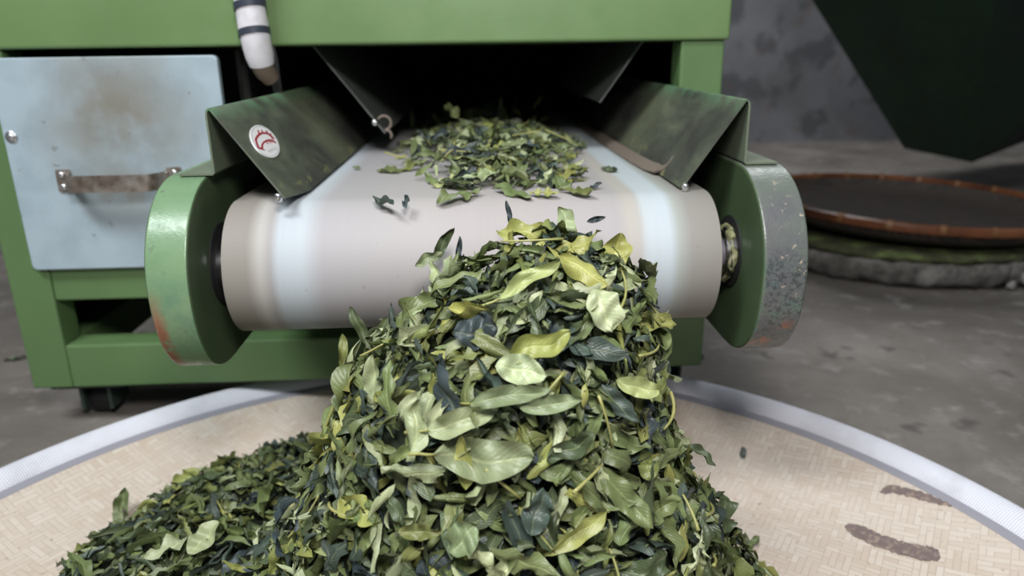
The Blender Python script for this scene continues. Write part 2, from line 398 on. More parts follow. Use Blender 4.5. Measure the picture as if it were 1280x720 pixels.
def make_arm(x_in, x_out, mface, name, label):
    R = .0895; pts = []
    for k in range(25):
        a = math.radians(90+180*k/24); cc, ss = math.cos(a), math.sin(a)
        if ss < 0: cc, ss = -abs(cc)**.80, -abs(ss)**.92*1.035
        pts.append((YA+R*cc, ZA+R*ss))
    prof = [(YF, ZA+R)] + pts + [(YF, ZA-R*1.035)]
    bm = bmesh.new(); prism(bm, prof, 'X', min(x_in, x_out), max(x_in, x_out))
    bm.faces.ensure_lookup_table()
    me = bm_mesh(bm)
    o = link(name, me, [mface, M_ARMIN], mach, label=label)
    for p in me.polygons:
        if abs(p.normal.x) > .9 and (p.center.x > x_in-.001) == (x_in > x_out) : p.material_index = 1 if abs(p.center.x-x_in) < .001 else 0
    for p in me.polygons:
        if abs(p.normal.x) > .9: p.material_index = 1
    smooth_by_angle(o, 30); bevel(o, .0022, 3, 50)
    s = 1 if x_in > 0 else -1
    # black disc painting the shade of the bearing hole, and collar on the inner face
    bm = bmesh.new(); lathe(bm, [(.0355 if s > 0 else .040, 0), (.0355 if s > 0 else .040, -s*.0015), (.001, -s*.0015)], (x_in, YA+.001, ZA+.002), 'X', 40)
    r = link('bearing_hole_shade', bm_mesh(bm), M_BLACK, o)
    bm = bmesh.new(); lathe(bm, [(.0265, -s*.001), (.0265, -s*.007), (.024, -s*.0075), (.024, -s*.010), (.022, -s*.010), (.021, -s*.004)], (x_in, YA, ZA), 'X', 40)
    smooth_by_angle(link('bearing', bm_mesh(bm), M_STEEL, o), 30)
    # tea dust and leaf scraps caked round the shaft
    if s < 0: return o
    bm = bmesh.new(); lathe(bm, [(.018, -s*.001), (.026, -s*.001), (.0285, -s*.004), (.0265, -s*.0075), (.019, -s*.0085)], (x_in, YA, ZA), 'X', 60)
    for vv in bm.verts:
        q = vv.co*95; vv.co += Vector((mnoise.noise(q), mnoise.noise(q+Vector((9, 0, 0))), mnoise.noise(q+Vector((0, 7, 0)))))*.0040
    smooth_by_angle(link('caked_tea_dust', bm_mesh(bm), M_DUST, o), 70)
    return o
ARM_L = make_arm(-.2490, -.2855, M_ARML, 'side_arm', 'bright green left arm with rust along its outer edge')
ARM_R = make_arm(.2490, .2895, M_ARMR, 'side_arm', 'scuffed grey-green right arm with teal and rust patches')

def make_belt():
    hw = .2250; YB = 1.78
    path = [(YB, ZA+RB)] + [(YF+.30-.30*k/8+0, ZA+RB) for k in range(0, 9)] + [(.85, ZA+RB), (.78, ZA+RB)]
    for k in range(41):
        a = math.radians(90+180*k/40); path.append((YA+RB*math.cos(a), ZA+RB*math.sin(a)))
    path += [(.9, ZA-RB), (1.3, ZA-RB), (YB, ZA-RB)]
    for k in range(1, 24):
        a = math.radians(270+180*k/24); path.append((YB+RB*math.cos(a), ZA+RB*math.sin(a)))
    path.append(path[0])
    nx = 24; bm = bmesh.new()
    sheet(bm, [[(X0-hw+2*hw*j/nx, y, z) for j in range(nx+1)] for y, z in path], .0024)
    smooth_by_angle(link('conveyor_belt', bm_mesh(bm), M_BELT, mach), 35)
    bm = bmesh.new(); rr = RB-.0016
    lathe(bm, [(.024, -hw-.008), (.024, -hw+.001), (rr, -hw+.001), (rr, hw-.001), (.027, hw-.001), (.027, hw+.013), (.0145, hw+.013), (.0145, hw+.024)], (X0, YA, ZA), 'X', 64)
    r = smooth_by_angle(link('front_roller', bm_mesh(bm), M_HUB, mach), 30)
    bm = bmesh.new(); lathe(bm, [(.012, -hw-.022), (.012, hw+.030)], (X0, YA, ZA), 'X', 32)
    smooth_by_angle(link('shaft', bm_mesh(bm), M_STEEL, r), 30)
make_belt()

# ---- guards: ridge along Y, inner plate slopes down to the belt, outer flap stands on the arm
ZR = .4530
def make_guard(s, xr, xl, zl, dy, y_low, label):
    n, cols = 12, 16; rows = []; yfr = .684
    zt = ZA+.0895+.0012
    # flange on the arm, flap up, small bend, sloping plate down to the belt
    prof = [(xr+s*.0315, zt), (xr+s*.016, zt), (xr+s*.0012, zt), (xr, zt+.0015), (xr, zt+.02), (xr, ZR-.006), (xr-s*.0006, ZR-.002), (xr-s*.0025, ZR), (xr-s*.005, ZR-.001)]
    for k in range(1, n+1):
        u = k/n; prof.append((xr-s*.005+(xl-xr+s*.005)*u, ZR-.001+(zl-ZR+.001)*u))
    for i, (x, z) in enumerate(prof):
        u = max(0, min(1, (i-8)/n))
        yf = yfr+.0015 if i < 8 else yfr+dy*u
        if i == len(prof)-1: yf = y_low
        yb = 1.55 if i > 4 else .94
        rows.append([(x, yf+(yb-yf)*(k/cols)**1.6, z) for k in range(cols+1)])
    bm = bmesh.new(); sheet(bm, rows, .0018)
    me = bm_mesh(bm); o = link('chute_guard', me, [M_GUARD, M_FLAP], mach, label=label)
    for p in me.polygons:
        if abs(p.center.x) > abs(xr)-.0012: p.material_index = 1
    return smooth_by_angle(o, 35)
GL = make_guard(-1, -.2418, -.1665, .3700, -.031, .728, 'left guard with an oval white sticker')
GR = make_guard(1, .2521, .1955, .3700, .012, .700, 'right guard without a sticker')

def make_sticker():
    # plate coordinates: p along the ridge (mm), q up the slope (mm)
    d = Vector((.0703, 0, -.0820)).normalized(); nrm = Vector((.0820, 0, .0703)).normalized(); ctr = Vector((-.2085, .7348, .4165))
    ctr = ctr - nrm*((ctr-Vector((-.2368, .7, .4520))).dot(nrm))
    P = lambda p, q, h: ctr+Vector((0, 1, 0))*p*.001-d*q*.001+nrm*h
    H = .0016
    def poly(bm, pts, h0, h1):
        A = [bm.verts.new(P(p, q, h1)) for p, q in pts]; B = [bm.verts.new(P(p, q, h0)) for p, q in pts]; k = len(pts)
        bm.faces.new(A); bm.faces.new(B[::-1])
        for i in range(k): bm.faces.new((A[i], A[(i+1) % k], B[(i+1) % k], B[i]))
    tilt = lambda a, sx, sy: (sx*math.cos(a)+4.5*math.sin(a), sy*math.sin(a)+3.8*math.cos(a))
    outline = [tilt(2*math.pi*k/48, 39.5, 17.6) for k in range(48)]
    bm = bmesh.new(); poly(bm, outline, H-.0008, H+.0002)
    st = link('sticker', bm_mesh(bm), M_WHITE, GL, label='oval white sticker with a dark red emblem')
    def strip(bm, a, b, h):
        for i in range(len(a)-1): poly(bm, [a[i], a[i+1], b[i+1], b[i]], h-.0001, h)
    ring = [tilt(2*math.pi*k/48, 36.8, 16.2) for k in range(49)]; ring2 = [tilt(2*math.pi*k/48, 35.9, 15.7) for k in range(49)]
    bm = bmesh.new(); strip(bm, ring, ring2, H+.00030)
    T = [(-15, -9.2), (-5.2, -8.9), (4.6, -8.9)]
    for (x, y), sh in zip(T, (0, 1, 2)):          # three small illegible characters
        poly(bm, [(x-3, y), (x-1.8, y), (x-2.8, y-3.6), (x-4, y-3.6)], H+.0002, H+.0003)
        poly(bm, [(x+.4, y), (x+1.6, y), (x+.8, y-3.6), (x-.4, y-3.6)], H+.0002, H+.0003)
        poly(bm, [(x+3.6, y-.2), (x+4.8, y-.2), (x+4, y-3.6), (x+2.8, y-3.6)], H+.0002, H+.0003)
        q = -1.0-sh*.6; poly(bm, [(x-3, y+q), (x+4.4, y+q), (x+4.2, y+q-.6), (x-3.2, y+q-.6)], H+.0002, H+.0003)
    link('sticker_border', bm_mesh(bm), M_GREYP, GL)
    oo = [(-36.0, -3.7), (-29.12, 1.3), (-21.58, 5.58), (-9.62, 7.98), (3.48, 9.47), (15.71, 9.24), (26.29, 6.95), (31.4, 3.92), (30.26, -.02), (28.36, -2.0)]
    oi = [(-29.64, -3.27), (-23.81, .83), (-18.61, 3.82), (-10.6, 5.54), (.01, 6.93), (11.33, 7.23), (20.11, 5.63), (24.29, 3.19), (23.22, .19), (23.11, -1.61)]
    io = [(-27.61, -4.64), (-18.73, -1.74), (-6.99, .19), (6.18, .67), (17.1, -.64), (24.75, -3.24), (22.78, -6.55)]
    ii = [(-24.03, -5.96), (-16.0, -3.07), (-7.61, -1.72), (3.21, -1.23), (12.2, -2.36), (18.07, -4.22), (18.44, -6.45)]
    bm = bmesh.new(); h = H+.00032
    strip(bm, oo, oi, h); strip(bm, io, ii, h)
    poly(bm, [(-36.0, -3.7), (-29.6, -3.2), (-26.4, -4.3), (-22.2, -8.6), (-26.5, -7.6), (-31.6, -5.6)], h-.0001, h)
    for (tx, ty), (bx, by), w in zip([(7.86, 12.78), (17.94, 11.77), (27.86, 9.44), (33.4, 5.14), (33, -.6)], [(2.63, 9.0), (14.35, 9.0), (25.4, 7.0), (29.25, 3.6), (26.6, -1.0)], (2.6, 2.6, 2.6, 1.6, 1.4)):
        poly(bm, [(tx-w*.7, ty), (tx+w*.7, ty), (bx+w, by-.6), (bx-w, by-.6)], h-.0001, h)
    for (tx, ty), (bx, by) in zip([(-2.4, -4.1), (5, -4.5), (11.4, -5.0)], [(1.2, -1.2), (8, -1.8), (13.6, -2.8)]):
        poly(bm, [(bx-1.9, by), (bx+1.9, by), (tx+.8, ty), (tx-.8, ty)], h-.0001, h)
    e = link('sticker_emblem', bm_mesh(bm), M_RED, GL, label='dark red toothed double arc')
    for o in COL.objects:
        if o.name.startswith('sticker_'): o.parent = GL
make_sticker()
bm = bmesh.new(); lathe(bm, [(.0001, .004), (.003, .0036), (.0034, .002), (.0034, -.004), (.0001, -.004)], (-.1785, .6585, .377), 'Z', 14)
link('bolt', bm_mesh(bm), M_ZINC, GL, smooth=True)
bm = bmesh.new(); lathe(bm, [(.0001, .004), (.0028, .0036), (.0032, .002), (.0032, -.004), (.0001, -.004)], (.1990, .6950, .3715), 'Z', 14)
link('bolt', bm_mesh(bm), M_ZINC, GR, smooth=True)

# the felt strip that curls off the lower edge of the right guard
bm = bmesh.new(); pts = []
for y, x, z in [(1.85, .186, .3720), (1.5, .187, .3722), (1.2, .188, .3725), (1.0, .189, .373), (.88, .1915, .3735), (.82, .1945, .3737), (.79, .1985, .3755), (.778, .204, .381), (.776, .208, .389)]: pts.append((x, y, z))
rows = []
for i, (x, y, z) in enumerate(pts):
    w = .008 if i < 7 else .0055-.002*(i-7); tilt = .004 if i < 6 else .003
    rows.append([(x-w, y-.002*(i > 5), z-.0045+.0), (x-w*.3, y, z+.0), (x+w*.5, y, z+.003)])
sheet(bm, rows, .0022)
smooth_by_angle(link('sealing_strip', bm_mesh(bm), M_STRIP, mach, label='curled brown-grey felt strip'), 50)

# dark plates of the feed hopper inside the tunnel
YP = 1.0
bm = bmesh.new(); sheet(bm, [[(-.2061, y, .5075) for y in (YP, 1.4, 1.84)], [(-.163, y, .4515) for y in (YP, 1.4, 1.84)], [(-.1215, y, .3960) for y in (YP, 1.4, 1.84)]], .002)
HPL = smooth_by_angle(link('feed_plate', bm_mesh(bm), M_HOPPLATE, mach))
bm = bmesh.new(); screw_head(bm, (-.1345, YP-.001, .4105), .0042, .003); link('bolt', bm_mesh(bm), M_ZINC, HPL, smooth=True)
bm = bmesh.new()
tube(bm, [(-.1215+.009*math.cos(a), YP-.007, .4105+.009*math.sin(a)) for a in np.linspace(2.6, -1.4, 14)] + [(-.1195+.007*math.cos(a), YP-.009, .3945+.007*math.sin(a)) for a in np.linspace(1.7, -.6, 6)], .0018, 8)
link('wire_hook', bm_mesh(bm), M_STRIP, HPL, smooth=True)
bm = bmesh.new(); sheet(bm, [[(.2185, y, .5075) for y in (YP, 1.4, 1.84)], [(.192, y, .4700) for y in (YP, 1.4, 1.84)], [(.1645, y, .4315) for y in (YP, 1.4, 1.84)]], .002)
smooth_by_angle(link('feed_plate', bm_mesh(bm), M_HOPPLATE, mach))

# ------------------------------------------------------------------ wrapped hose in front of the casing
def make_hose():
    h = empty('wrapped_hose', (-.2575, .922, .62), 'white wrapped hose with dark tape bands hanging over the green casing', 'hose')
    m = new_mat('white_hose_wrap', srgb(214, 210, 216), .55); t = NT(m); v = t.coord()
    t.link(t.mix(t.math('MULTIPLY', t.ramp(t.noise(v, 60, 4), [(.45, K1), (.7, W1)]), .35), srgb(220, 217, 222), srgb(172, 166, 164)), t.b.inputs['Base Color'])
    P = lambda z: Vector((-.2583+.004*max(0, (.56-z)/.07)**1.3, .922+.010*max(0, (.53-z)/.05)**2, z))
    zs = list(np.linspace(.72, .487, 26))
    bm = bmesh.new(); n0 = 20
    rad = [.0172-.0004*math.sin(z*140) for z in zs]; rad[-1] = .0145; rad[-2] = .0165
    tube(bm, [P(z) for z in zs], rad, n0)
    smooth_by_angle(link('hose_wrap', bm_mesh(bm), m, h), 50)
    mt = new_mat('dark_blue_grey_tape', srgb(54, 60, 72), .5)
    for z0 in (.552, .5225, .59, .63, .67):
        bm = bmesh.new(); rows = []
        for k in range(33):
            a = 2*math.pi*k/32; r = .0180
            z = z0+.0042*math.cos(a+.9); c = P(z)
            rows.append([(c.x+r*math.cos(a), c.y+r*math.sin(a), z+dz) for dz in (.0038, -.0038)])
        sheet(bm, rows, .0009)
        smooth_by_angle(link('tape_band', bm_mesh(bm), mt, h), 50)
    bm = bmesh.new(); tube(bm, [P(.497), P(.487), P(.478)+Vector((.001, .003, 0)), P(.470)+Vector((.004, .007, 0))], [.0130, .0132, .0125, .0105], 16)
    smooth_by_angle(link('inner_pipe', bm_mesh(bm), new_mat('brown_inner_pipe', srgb(112, 98, 84), .6), h), 50)
    bm = bmesh.new(); tube(bm, [(-.2445, .936, .506), (-.2455, .952, .49), (-.249, .967, .468), (-.252, .985, .44), (-.254, 1.0, .405), (-.257, 1.02, .360), (-.262, 1.05, .30)], .0058, 12)
    link('cable', bm_mesh(bm), new_mat('dark_grey_cable', srgb(66, 66, 66), .5), h, smooth=True)
make_hose()

# ------------------------------------------------------------------ bamboo tray on the floor
TC = (-.0454, .437); TR = .597
def rim_r(a):      # slightly uneven hoop
    return 1+.006*math.sin(2*a+1.0)+.004*math.sin(3*a+2.2)
def tray_z(x, y):
    dx, dy = x-TC[0], y-TC[1]; r = math.hypot(dx, dy)/rim_r(math.atan2(dy, dx))
    return .010 if r < .46 else .010+.030*((r-.46)/.13)**2
def make_tray():
    tr = empty('bamboo_tray', (TC[0], TC[1], 0), 'large round woven bamboo tray with white bound rim on the concrete floor', 'tray')
    m = new_mat('woven_bamboo', srgb(214, 196, 172), .6); t = NT(m)
    def weave(rot, w=.026, h=.0065):
        b = t.add('ShaderNodeTexBrick'); t.link(t.coord(rot=(0, 0, rot)), b.inputs['Vector'])
        b.inputs['Scale'].default_value = 1; b.inputs['Brick Width'].default_value = w; b.inputs['Row Height'].default_value = h
        b.inputs['Mortar Size'].default_value = .0006; b.inputs['Mortar Smooth'].default_value = .6; b.inputs['Bias'].default_value = 0
        b.offset = .5; b.inputs['Color1'].default_value = srgb(212, 199, 184); b.inputs['Color2'].default_value = srgb(198, 180, 162); b.inputs['Mortar'].default_value = srgb(184, 165, 147)
        return b
    v = t.coord()
    b1, b2 = weave(.62), weave(.62+math.pi/2)
    chk = t.add('ShaderNodeTexChecker'); t.link(t.coord(rot=(0, 0, .62)), chk.inputs['Vector']); chk.inputs['Scale'].default_value = 1/.026
    msk = t.math('GREATER_THAN', t.noise(t.coord(rot=(0, 0, .62), scale=(1, 1, .01)), 55, 1), .5)
    c = t.mix(chk.outputs['Fac'], b1.outputs['Color'], b2.outputs['Color'])
    pat = t.noise(v, 7, 6, .6, .3)
    c = t.mix(t.math('MULTIPLY', t.ramp(pat, [(.35, K1), (.72, W1)]), .55), c, srgb(216, 206, 194))
    c = t.mix(t.math('MULTIPLY', t.ramp(t.noise(v, 24, 5, .6), [(.52, K1), (.72, W1)]), .45), c, srgb(192, 168, 147))
    c = t.mix(t.math('MULTIPLY', t.ramp(t.noise(v, 140, 3), [(.66, K1), (.72, W1)]), .5), c, srgb(140, 118, 98))
    t.link(c, t.b.inputs['Base Color'])
    hh = t.mix(chk.outputs['Fac'], b1.outputs['Fac'], b2.outputs['Fac'])
    t.bump(t.math('SUBTRACT', t.math('MULTIPLY', t.noise(v, 120, 3), .8), hh), .35, .0010)
    bm = bmesh.new()
    pr = [(.0005, .010), (.15, .010), (.30, .010), (.46, .010)] + [(.46+.13*u, .010+.030*u*u) for u in np.linspace(.1, 1, 10)]
    pr += [(r, z-.004) for r, z in pr[::-1]]
    lathe(bm, pr, (TC[0], TC[1], 0), 'Z', 160, rfun=lambda a, r, h: 1+(rim_r(a)-1)*min(1, r/.5))
    smooth_by_angle(link('woven_base', bm_mesh(bm), m, tr), 50)
    m2 = new_mat('white_cloth_binding', srgb(226, 226, 234), .8); t = NT(m2)
    w = t.add('ShaderNodeTexWave'); w.bands_direction = 'X'; w.inputs['Scale'].default_value = 1; w.inputs['Distortion'].default_value = .6; w.inputs['Detail'].default_value = 2; w.inputs['Detail Scale'].default_value = 1
    uvc = t.coord(scale=(100, 6, 1), kind='UV'); t.link(uvc, w.inputs['Vector'])
    t.link(t.mix(t.math('MULTIPLY', t.ramp(w.outputs['Fac'], [(.1, W1), (.6, K1)]), .22), t.mix(t.ramp(t.noise(t.coord(), 14, 5), [(.5, K1), (.75, W1)]), srgb(232, 232, 240), srgb(206, 204, 210)), srgb(170, 170, 182)), t.b.inputs['Base Color'])
    t.bump(w.outputs['Fac'], .5, .0012)
    seg, k2 = 360, 16; bm = bmesh.new(); uvl = bm.loops.layers.uv.new('UVMap'); rings = []
    for i in range(seg):
        a = 2*math.pi*i/seg; rr = TR*rim_r(a); ring = []
        for k in range(k2):
            b = 2*math.pi*k/k2
            px = .0165*math.cos(b); pz = .0105*math.sin(b)
            r = rr+px*.97+pz*.1; z = .0390+pz+px*.42
            ring.append(bm.verts.new((TC[0]+r*math.cos(a), TC[1]+r*math.sin(a), z)))
        rings.append(ring)
    for i in range(seg):
        A, B = rings[i], rings[(i+1) % seg]
        for k in range(k2):
            f = bm.faces.new((A[k], B[k], B[(k+1) % k2], A[(k+1) % k2]))
            for lp, (uu, vv) in zip(f.loops, ((i, k), (i+1, k), (i+1, k+1), (i, k+1))): lp[uvl].uv = (uu*2/seg*2.2, vv/k2)
    link('rim_binding', bm_mesh(bm), m2, tr, smooth=True)
    m3 = new_mat('rim_shadow_grey', srgb(150, 148, 156), .8)  # grey ring painted as the thin shadow line along the rim's inner edge
    bm = bmesh.new(); pr = [(.577, .0335), (.5835, .0375), (.580, .0375), (.574, .0335)]
    lathe(bm, pr, (TC[0], TC[1], 0), 'Z', 200, closed=True, rfun=lambda a, r, h: rim_r(a))
    smooth_by_angle(link('rim_shadow_line', bm_mesh(bm), m3, tr), 40)
    # brush strokes of dry dark ink on the mat
    mi = new_mat('dry_dark_ink', srgb(126, 106, 100), .7); t = NT(mi); v = t.coord()
    t.link(t.mix(t.ramp(t.noise(v, 150, 4, .7), [(.50, K1), (.70, W1)]), srgb(118, 102, 98), srgb(170, 150, 134)), t.b.inputs['Base Color'])
    def stroke(pts, wid, seed):
        rnd = random.Random(seed); bm = bmesh.new(); rows = []
        n = 40
        for i in range(n+1):
            u = i/n*(len(pts)-1); k = min(int(u), len(pts)-2); f = u-k
            x = pts[k][0]*(1-f)+pts[k+1][0]*f; y = pts[k][1]*(1-f)+pts[k+1][1]*f
            dx, dy = pts[k+1][0]-pts[k][0], pts[k+1][1]-pts[k][1]; L = math.hypot(dx, dy); nx, ny = -dy/L, dx/L
            w = wid(i/n)*(1+.12*rnd.uniform(-1, 1)); e = rnd.uniform(-.001, .001)
            row = []
            for j in range(5):
                s = (j/4-.5)*w; X, Y = x+nx*(s+e), y+ny*(s+e); row.append((X, Y, tray_z(X, Y)+.0009))
            rows.append(row)
        sheet(bm, rows, .0004)
        return link('ink_mark', bm_mesh(bm), mi, tr)
    stroke([(.383, .652), (.405, .622), (.432, .600), (.449, .594)], lambda u: .020*min(1, u*8+.35)*min(1, (1-u)*5+.5), 3)
    stroke([(.440, .690), (.4525, .692), (.474, .670), (.492, .647)], lambda u: .0105*min(1, u*4+.3)*min(1, (1-u)*3+.2), 8)
make_tray()

# ------------------------------------------------------------------ background things
def make_baskets():
    # lower: a grey cloth-covered tray with a layer of leaves squeezed on top
    cx, cy = 1.045, 1.785
    lo = empty('leaf_tray', (cx, cy, 0), 'ragged grey cloth tray with greenish leaf layer under the brown basket', 'tray')
    m = new_mat('ragged_grey_cloth', srgb(98, 94, 90), .95); t = NT(m); v = t.coord()
    t.link(t.ramp(t.noise(v, 22, 6, .65), [(.3, srgb(58, 54, 50)), (.5, srgb(104, 99, 94)), (.72, srgb(150, 145, 140))]), t.b.inputs['Base Color']); t.bump(t.noise(v, 60, 5), .6, .006)
    rn = lambda p, s: mnoise.noise(Vector((p[0]*s, p[1]*s, p[2]*s)))
    bm = bmesh.new(); lathe(bm, [(.30, .004), (.345, .004), (.362, .02), (.366, .045), (.362, .058), (.30, .060)], (cx, cy, 0), 'Z', 180)
    for vv in bm.verts:
        r = Vector((vv.co.x-cx, vv.co.y-cy, 0)).normalized(); k = rn(vv.co, 34)
        vv.co += r*.012*k+Vector((0, 0, max(-.003, .008*rn(vv.co+Vector((3, 3, 3)), 40))))
        vv.co.z = max(vv.co.z, .001)
    smooth_by_angle(link('cloth_cover', bm_mesh(bm), m, lo), 60)
    m2 = new_mat('pressed_leaf_layer', srgb(84, 88, 50), .9); t = NT(m2); v = t.coord(scale=(1, 1, 2.5))
    t.link(t.ramp(t.noise(v, 16, 6, .65), [(.32, srgb(46, 44, 34)), (.50, srgb(72, 74, 48)), (.62, srgb(98, 112, 62)), (.76, srgb(140, 134, 114))]), t.b.inputs['Base Color']); t.bump(t.noise(v, 70, 4), .7, .006)
    bm = bmesh.new(); lathe(bm, [(.28, .060), (.356, .0585), (.362, .068), (.356, .076), (.28, .078)], (cx, cy, 0), 'Z', 180)
    for vv in bm.verts:
        r = Vector((vv.co.x-cx, vv.co.y-cy, 0)).normalized(); vv.co += r*.010*rn(vv.co, 45)
    smooth_by_angle(link('leaf_layer', bm_mesh(bm), m2, lo), 60)
    rnd = random.Random(5); mtuft = new_mat('pale_torn_cloth', srgb(140, 136, 132), .95)
    for k in range(10):
        a = math.radians(-66+rnd.uniform(-13, 13)); r = .366+rnd.uniform(0, .012); x, y = cx+r*math.cos(a), cy+r*math.sin(a)
        z0 = rnd.uniform(.006, .03); sx = rnd.uniform(.005, .012); bm = bmesh.new()
        bmesh.ops.create_icosphere(bm, subdivisions=2, radius=1)
        for vv in bm.verts:
            q = vv.co*1.7+Vector((k*3, 0, 0)); m_ = 1+.7*mnoise.noise(q); vv.co = Vector((x+vv.co.x*sx*m_, y+vv.co.y*.006*m_, max(.001, z0+vv.co.z*.010*m_)))
        link('torn_tuft', bm_mesh(bm), mtuft, lo, smooth=True)
    # upper: brown-rimmed basket, tipped a little to the right
    up_ = empty('brown_basket', (1.057, 1.75, .0905), 'dark round basket with a glossy red-brown bamboo rim stacked behind the machine', 'basket')
    up_.rotation_euler = (math.radians(.37), math.radians(1.68), 0)
    mw = new_mat('dark_woven_basket', srgb(66, 56, 48), .8); t = NT(mw); v = t.coord()
    br = t.add('ShaderNodeTexBrick'); t.link(v, br.inputs['Vector']); br.inputs['Scale'].default_value = 1; br.inputs['Brick Width'].default_value = .03; br.inputs['Row Height'].default_value = .008; br.inputs['Mortar Size'].default_value = .001
    br.inputs['Color1'].default_value = srgb(72, 60, 50); br.inputs['Color2'].default_value = srgb(56, 50, 46); br.inputs['Mortar'].default_value = srgb(36, 32, 30)
    t.link(br.outputs['Color'], t.b.inputs['Base Color']); t.bump(t.noise(v, 120, 3), .4, .003)
    prof = [(.001, .006), (.22, .006), (.30, .010), (.330, .026), (.338, .046), (.344, .046), (.336, .022), (.305, .004), (.22, 0), (.001, 0)]
    bm = bmesh.new(); lathe(bm, prof, (0, 0, 0), 'Z', 120)
    def rel(name, bm, m):
        o = bpy.data.objects.new(name, bm_mesh(bm)); COL.objects.link(o); o.data.materials.append(m); o.parent = up_; return smooth_by_angle(o, 45)
    rel('woven_body', bm, mw)
    mr = new_mat('glossy_brown_bamboo', srgb(128, 76, 46), .3); t = NT(mr); v = t.coord()
    t.link(t.ramp(t.noise(v, 9, 5, .6), [(.3, srgb(70, 40, 26)), (.5, srgb(108, 64, 40)), (.72, srgb(134, 86, 54))]), t.b.inputs['Base Color'])
    bm = bmesh.new(); lathe(bm, [(.336, .036), (.348, .034), (.351, .042), (.349, .050), (.342, .053), (.335, .048)], (0, 0, 0), 'Z', 120, closed=True)
    rim = rel('rim', bm, mr)
    mb = new_mat('tan_cane_lashing', srgb(120, 82, 50), .5)
    for k in range(22):
        a = 2*math.pi*k/22+.1; bm = bmesh.new()
        lathe(bm, [(.0185, -.006), (.0195, 0), (.0185, .006)], (0, 0, 0), 'Y', 12)
        for vv in bm.verts: vv.co = Matrix.Rotation(a, 4, 'Z') @ Vector((.3433+vv.co.x*.50, vv.co.y, .0435+vv.co.z*.62))
        o = bpy.data.objects.new('lashing', bm_mesh(bm)); COL.objects.link(o); o.data.materials.append(mb); o.parent = rim; smooth_by_angle(o, 50)
make_baskets()

def make_bin():
    b = empty('green_hopper', (2.0, 2.75, 0), 'dark green tapering hopper standing at the upper right', 'hopper')
    m = mat_paint('dark_green_hopper_paint', srgb(20, 40, 24), srgb(16, 30, 18), .55)  # the hopper's own dark green
    # inverted pyramid: wide mouth above the frame, small outlet below
    bot = [(1.474, 2.50, .158), (1.588, 2.30, .135), (2.39, 2.94, .173), (2.25, 3.1, .19)]
    top = [(.934, 2.59, .90), (1.35, 1.99, .90), (2.95, 2.45, 1.0), (2.5, 3.2, 1.0)]
    top2 = [(p[0], p[1], 1.5) for p in top]
    bm = bmesh.new()
    V = [[bm.verts.new(p) for p in q] for q in (bot, top, top2)]
    for A, B in zip(V, V[1:]):
        for i in range(4): bm.faces.new((A[i], A[(i+1) % 4], B[(i+1) % 4], B[i]))
    bm.faces.new(V[0])
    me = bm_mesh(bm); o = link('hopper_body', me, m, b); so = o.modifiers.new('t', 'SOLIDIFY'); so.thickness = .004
    for (x, y) in ((3.0, 2.42), (2.55, 3.22), (.92, 3.1), (2.62, 2.2)):
        if x < 1.5: continue
        bm = bmesh.new(); add_box(bm, x-.03, x+.03, y-.03, y+.03, 0, 1.4); bevel(link('leg', bm_mesh(bm), m, b), .003)
make_bin()

# ------------------------------------------------------------------ tea leaves
LEAF_COL = {'mid': srgb(106, 117, 74), 'pale': srgb(156, 164, 126), 'blue': srgb(68, 80, 72), 'yellow': srgb(150, 152, 86), 'dark': srgb(76, 87, 60), 'olive': srgb(114, 120, 70), 'slate': srgb(56, 66, 68), 'pale2': srgb(170, 180, 142), 'palyel': srgb(160, 170, 112), 'grey': srgb(128, 140, 104)}
rng = np.random.default_rng(7)
def leaf_geo(L, W, bend=.5, twist=.4, curl=.6, fold=.2, ripple=.15, crumple=.1, sway=0., nu=9, nv=4, rg=None, blunt=.75):
    g = rg or rng
    u = np.linspace(0, 1, nu+1); s = np.linspace(-1, 1, nv+1)
    w = (u**.62)*((1-u)**blunt); w = w/w.max()*W/2; w = np.maximum(w, W*.02)
    ph, wob = g.uniform(0, 6.28), g.uniform(-.35, .35)
    phi = bend*(u-.35)+wob*np.sin(2*np.pi*u*1.3+ph)
    du = L/nu
    cx = np.concatenate([[0], np.cumsum(np.cos((phi[1:]+phi[:-1])/2)*du)]); cz = np.concatenate([[0], np.cumsum(np.sin((phi[1:]+phi[:-1])/2)*du)])
    k = curl*(.6+.8*u); k = np.where(np.abs(k) < .05, .05, k)[:, None]
    S = s[None, :]; Wc = w[:, None]
    lat = Wc*np.sin(k*S)/k; hgt = Wc*(1-np.cos(k*S))/k+fold*np.abs(S)*Wc
    fr = g.uniform(1.5, 3.2); p1, p2 = g.uniform(0, 6.28, 2)
    hgt = hgt+ripple*Wc*S**2*np.sin(2*np.pi*fr*u[:, None]+np.where(S > 0, p1, p2))
    for _ in range(3):
        a, b, p = g.uniform(2, 9), g.uniform(-4, 4), g.uniform(0, 6.28); hgt = hgt+crumple*.5*W*np.sin(a*u[:, None]*2+b*S+p)*.5
        lat = lat+crumple*.2*W*np.sin(b*u[:, None]*3+p)
    tw = twist*(u-.3)[:, None]
    l2 = lat*np.cos(tw)-hgt*np.sin(tw); h2 = lat*np.sin(tw)+hgt*np.cos(tw)
    tx, tz = np.cos(phi)[:, None], np.sin(phi)[:, None]
    X = cx[:, None]-tz*h2; Z = cz[:, None]+tx*h2; Y = l2+sway*(u[:, None]**2)*L
    P = np.stack([X-L*.5, Y, Z], -1).reshape(-1, 3)
    P[:, 2] -= P[:, 2].mean()
    i, j = np.meshgrid(np.arange(nu), np.arange(nv), indexing='ij'); a = (i*(nv+1)+j).ravel()
    F = np.stack([a, a+nv+1, a+nv+2, a+1], -1)
    UV = np.stack([np.repeat(u, nv+1), np.tile((s+1)/2, nu+1)], -1)
    return P, F, UV
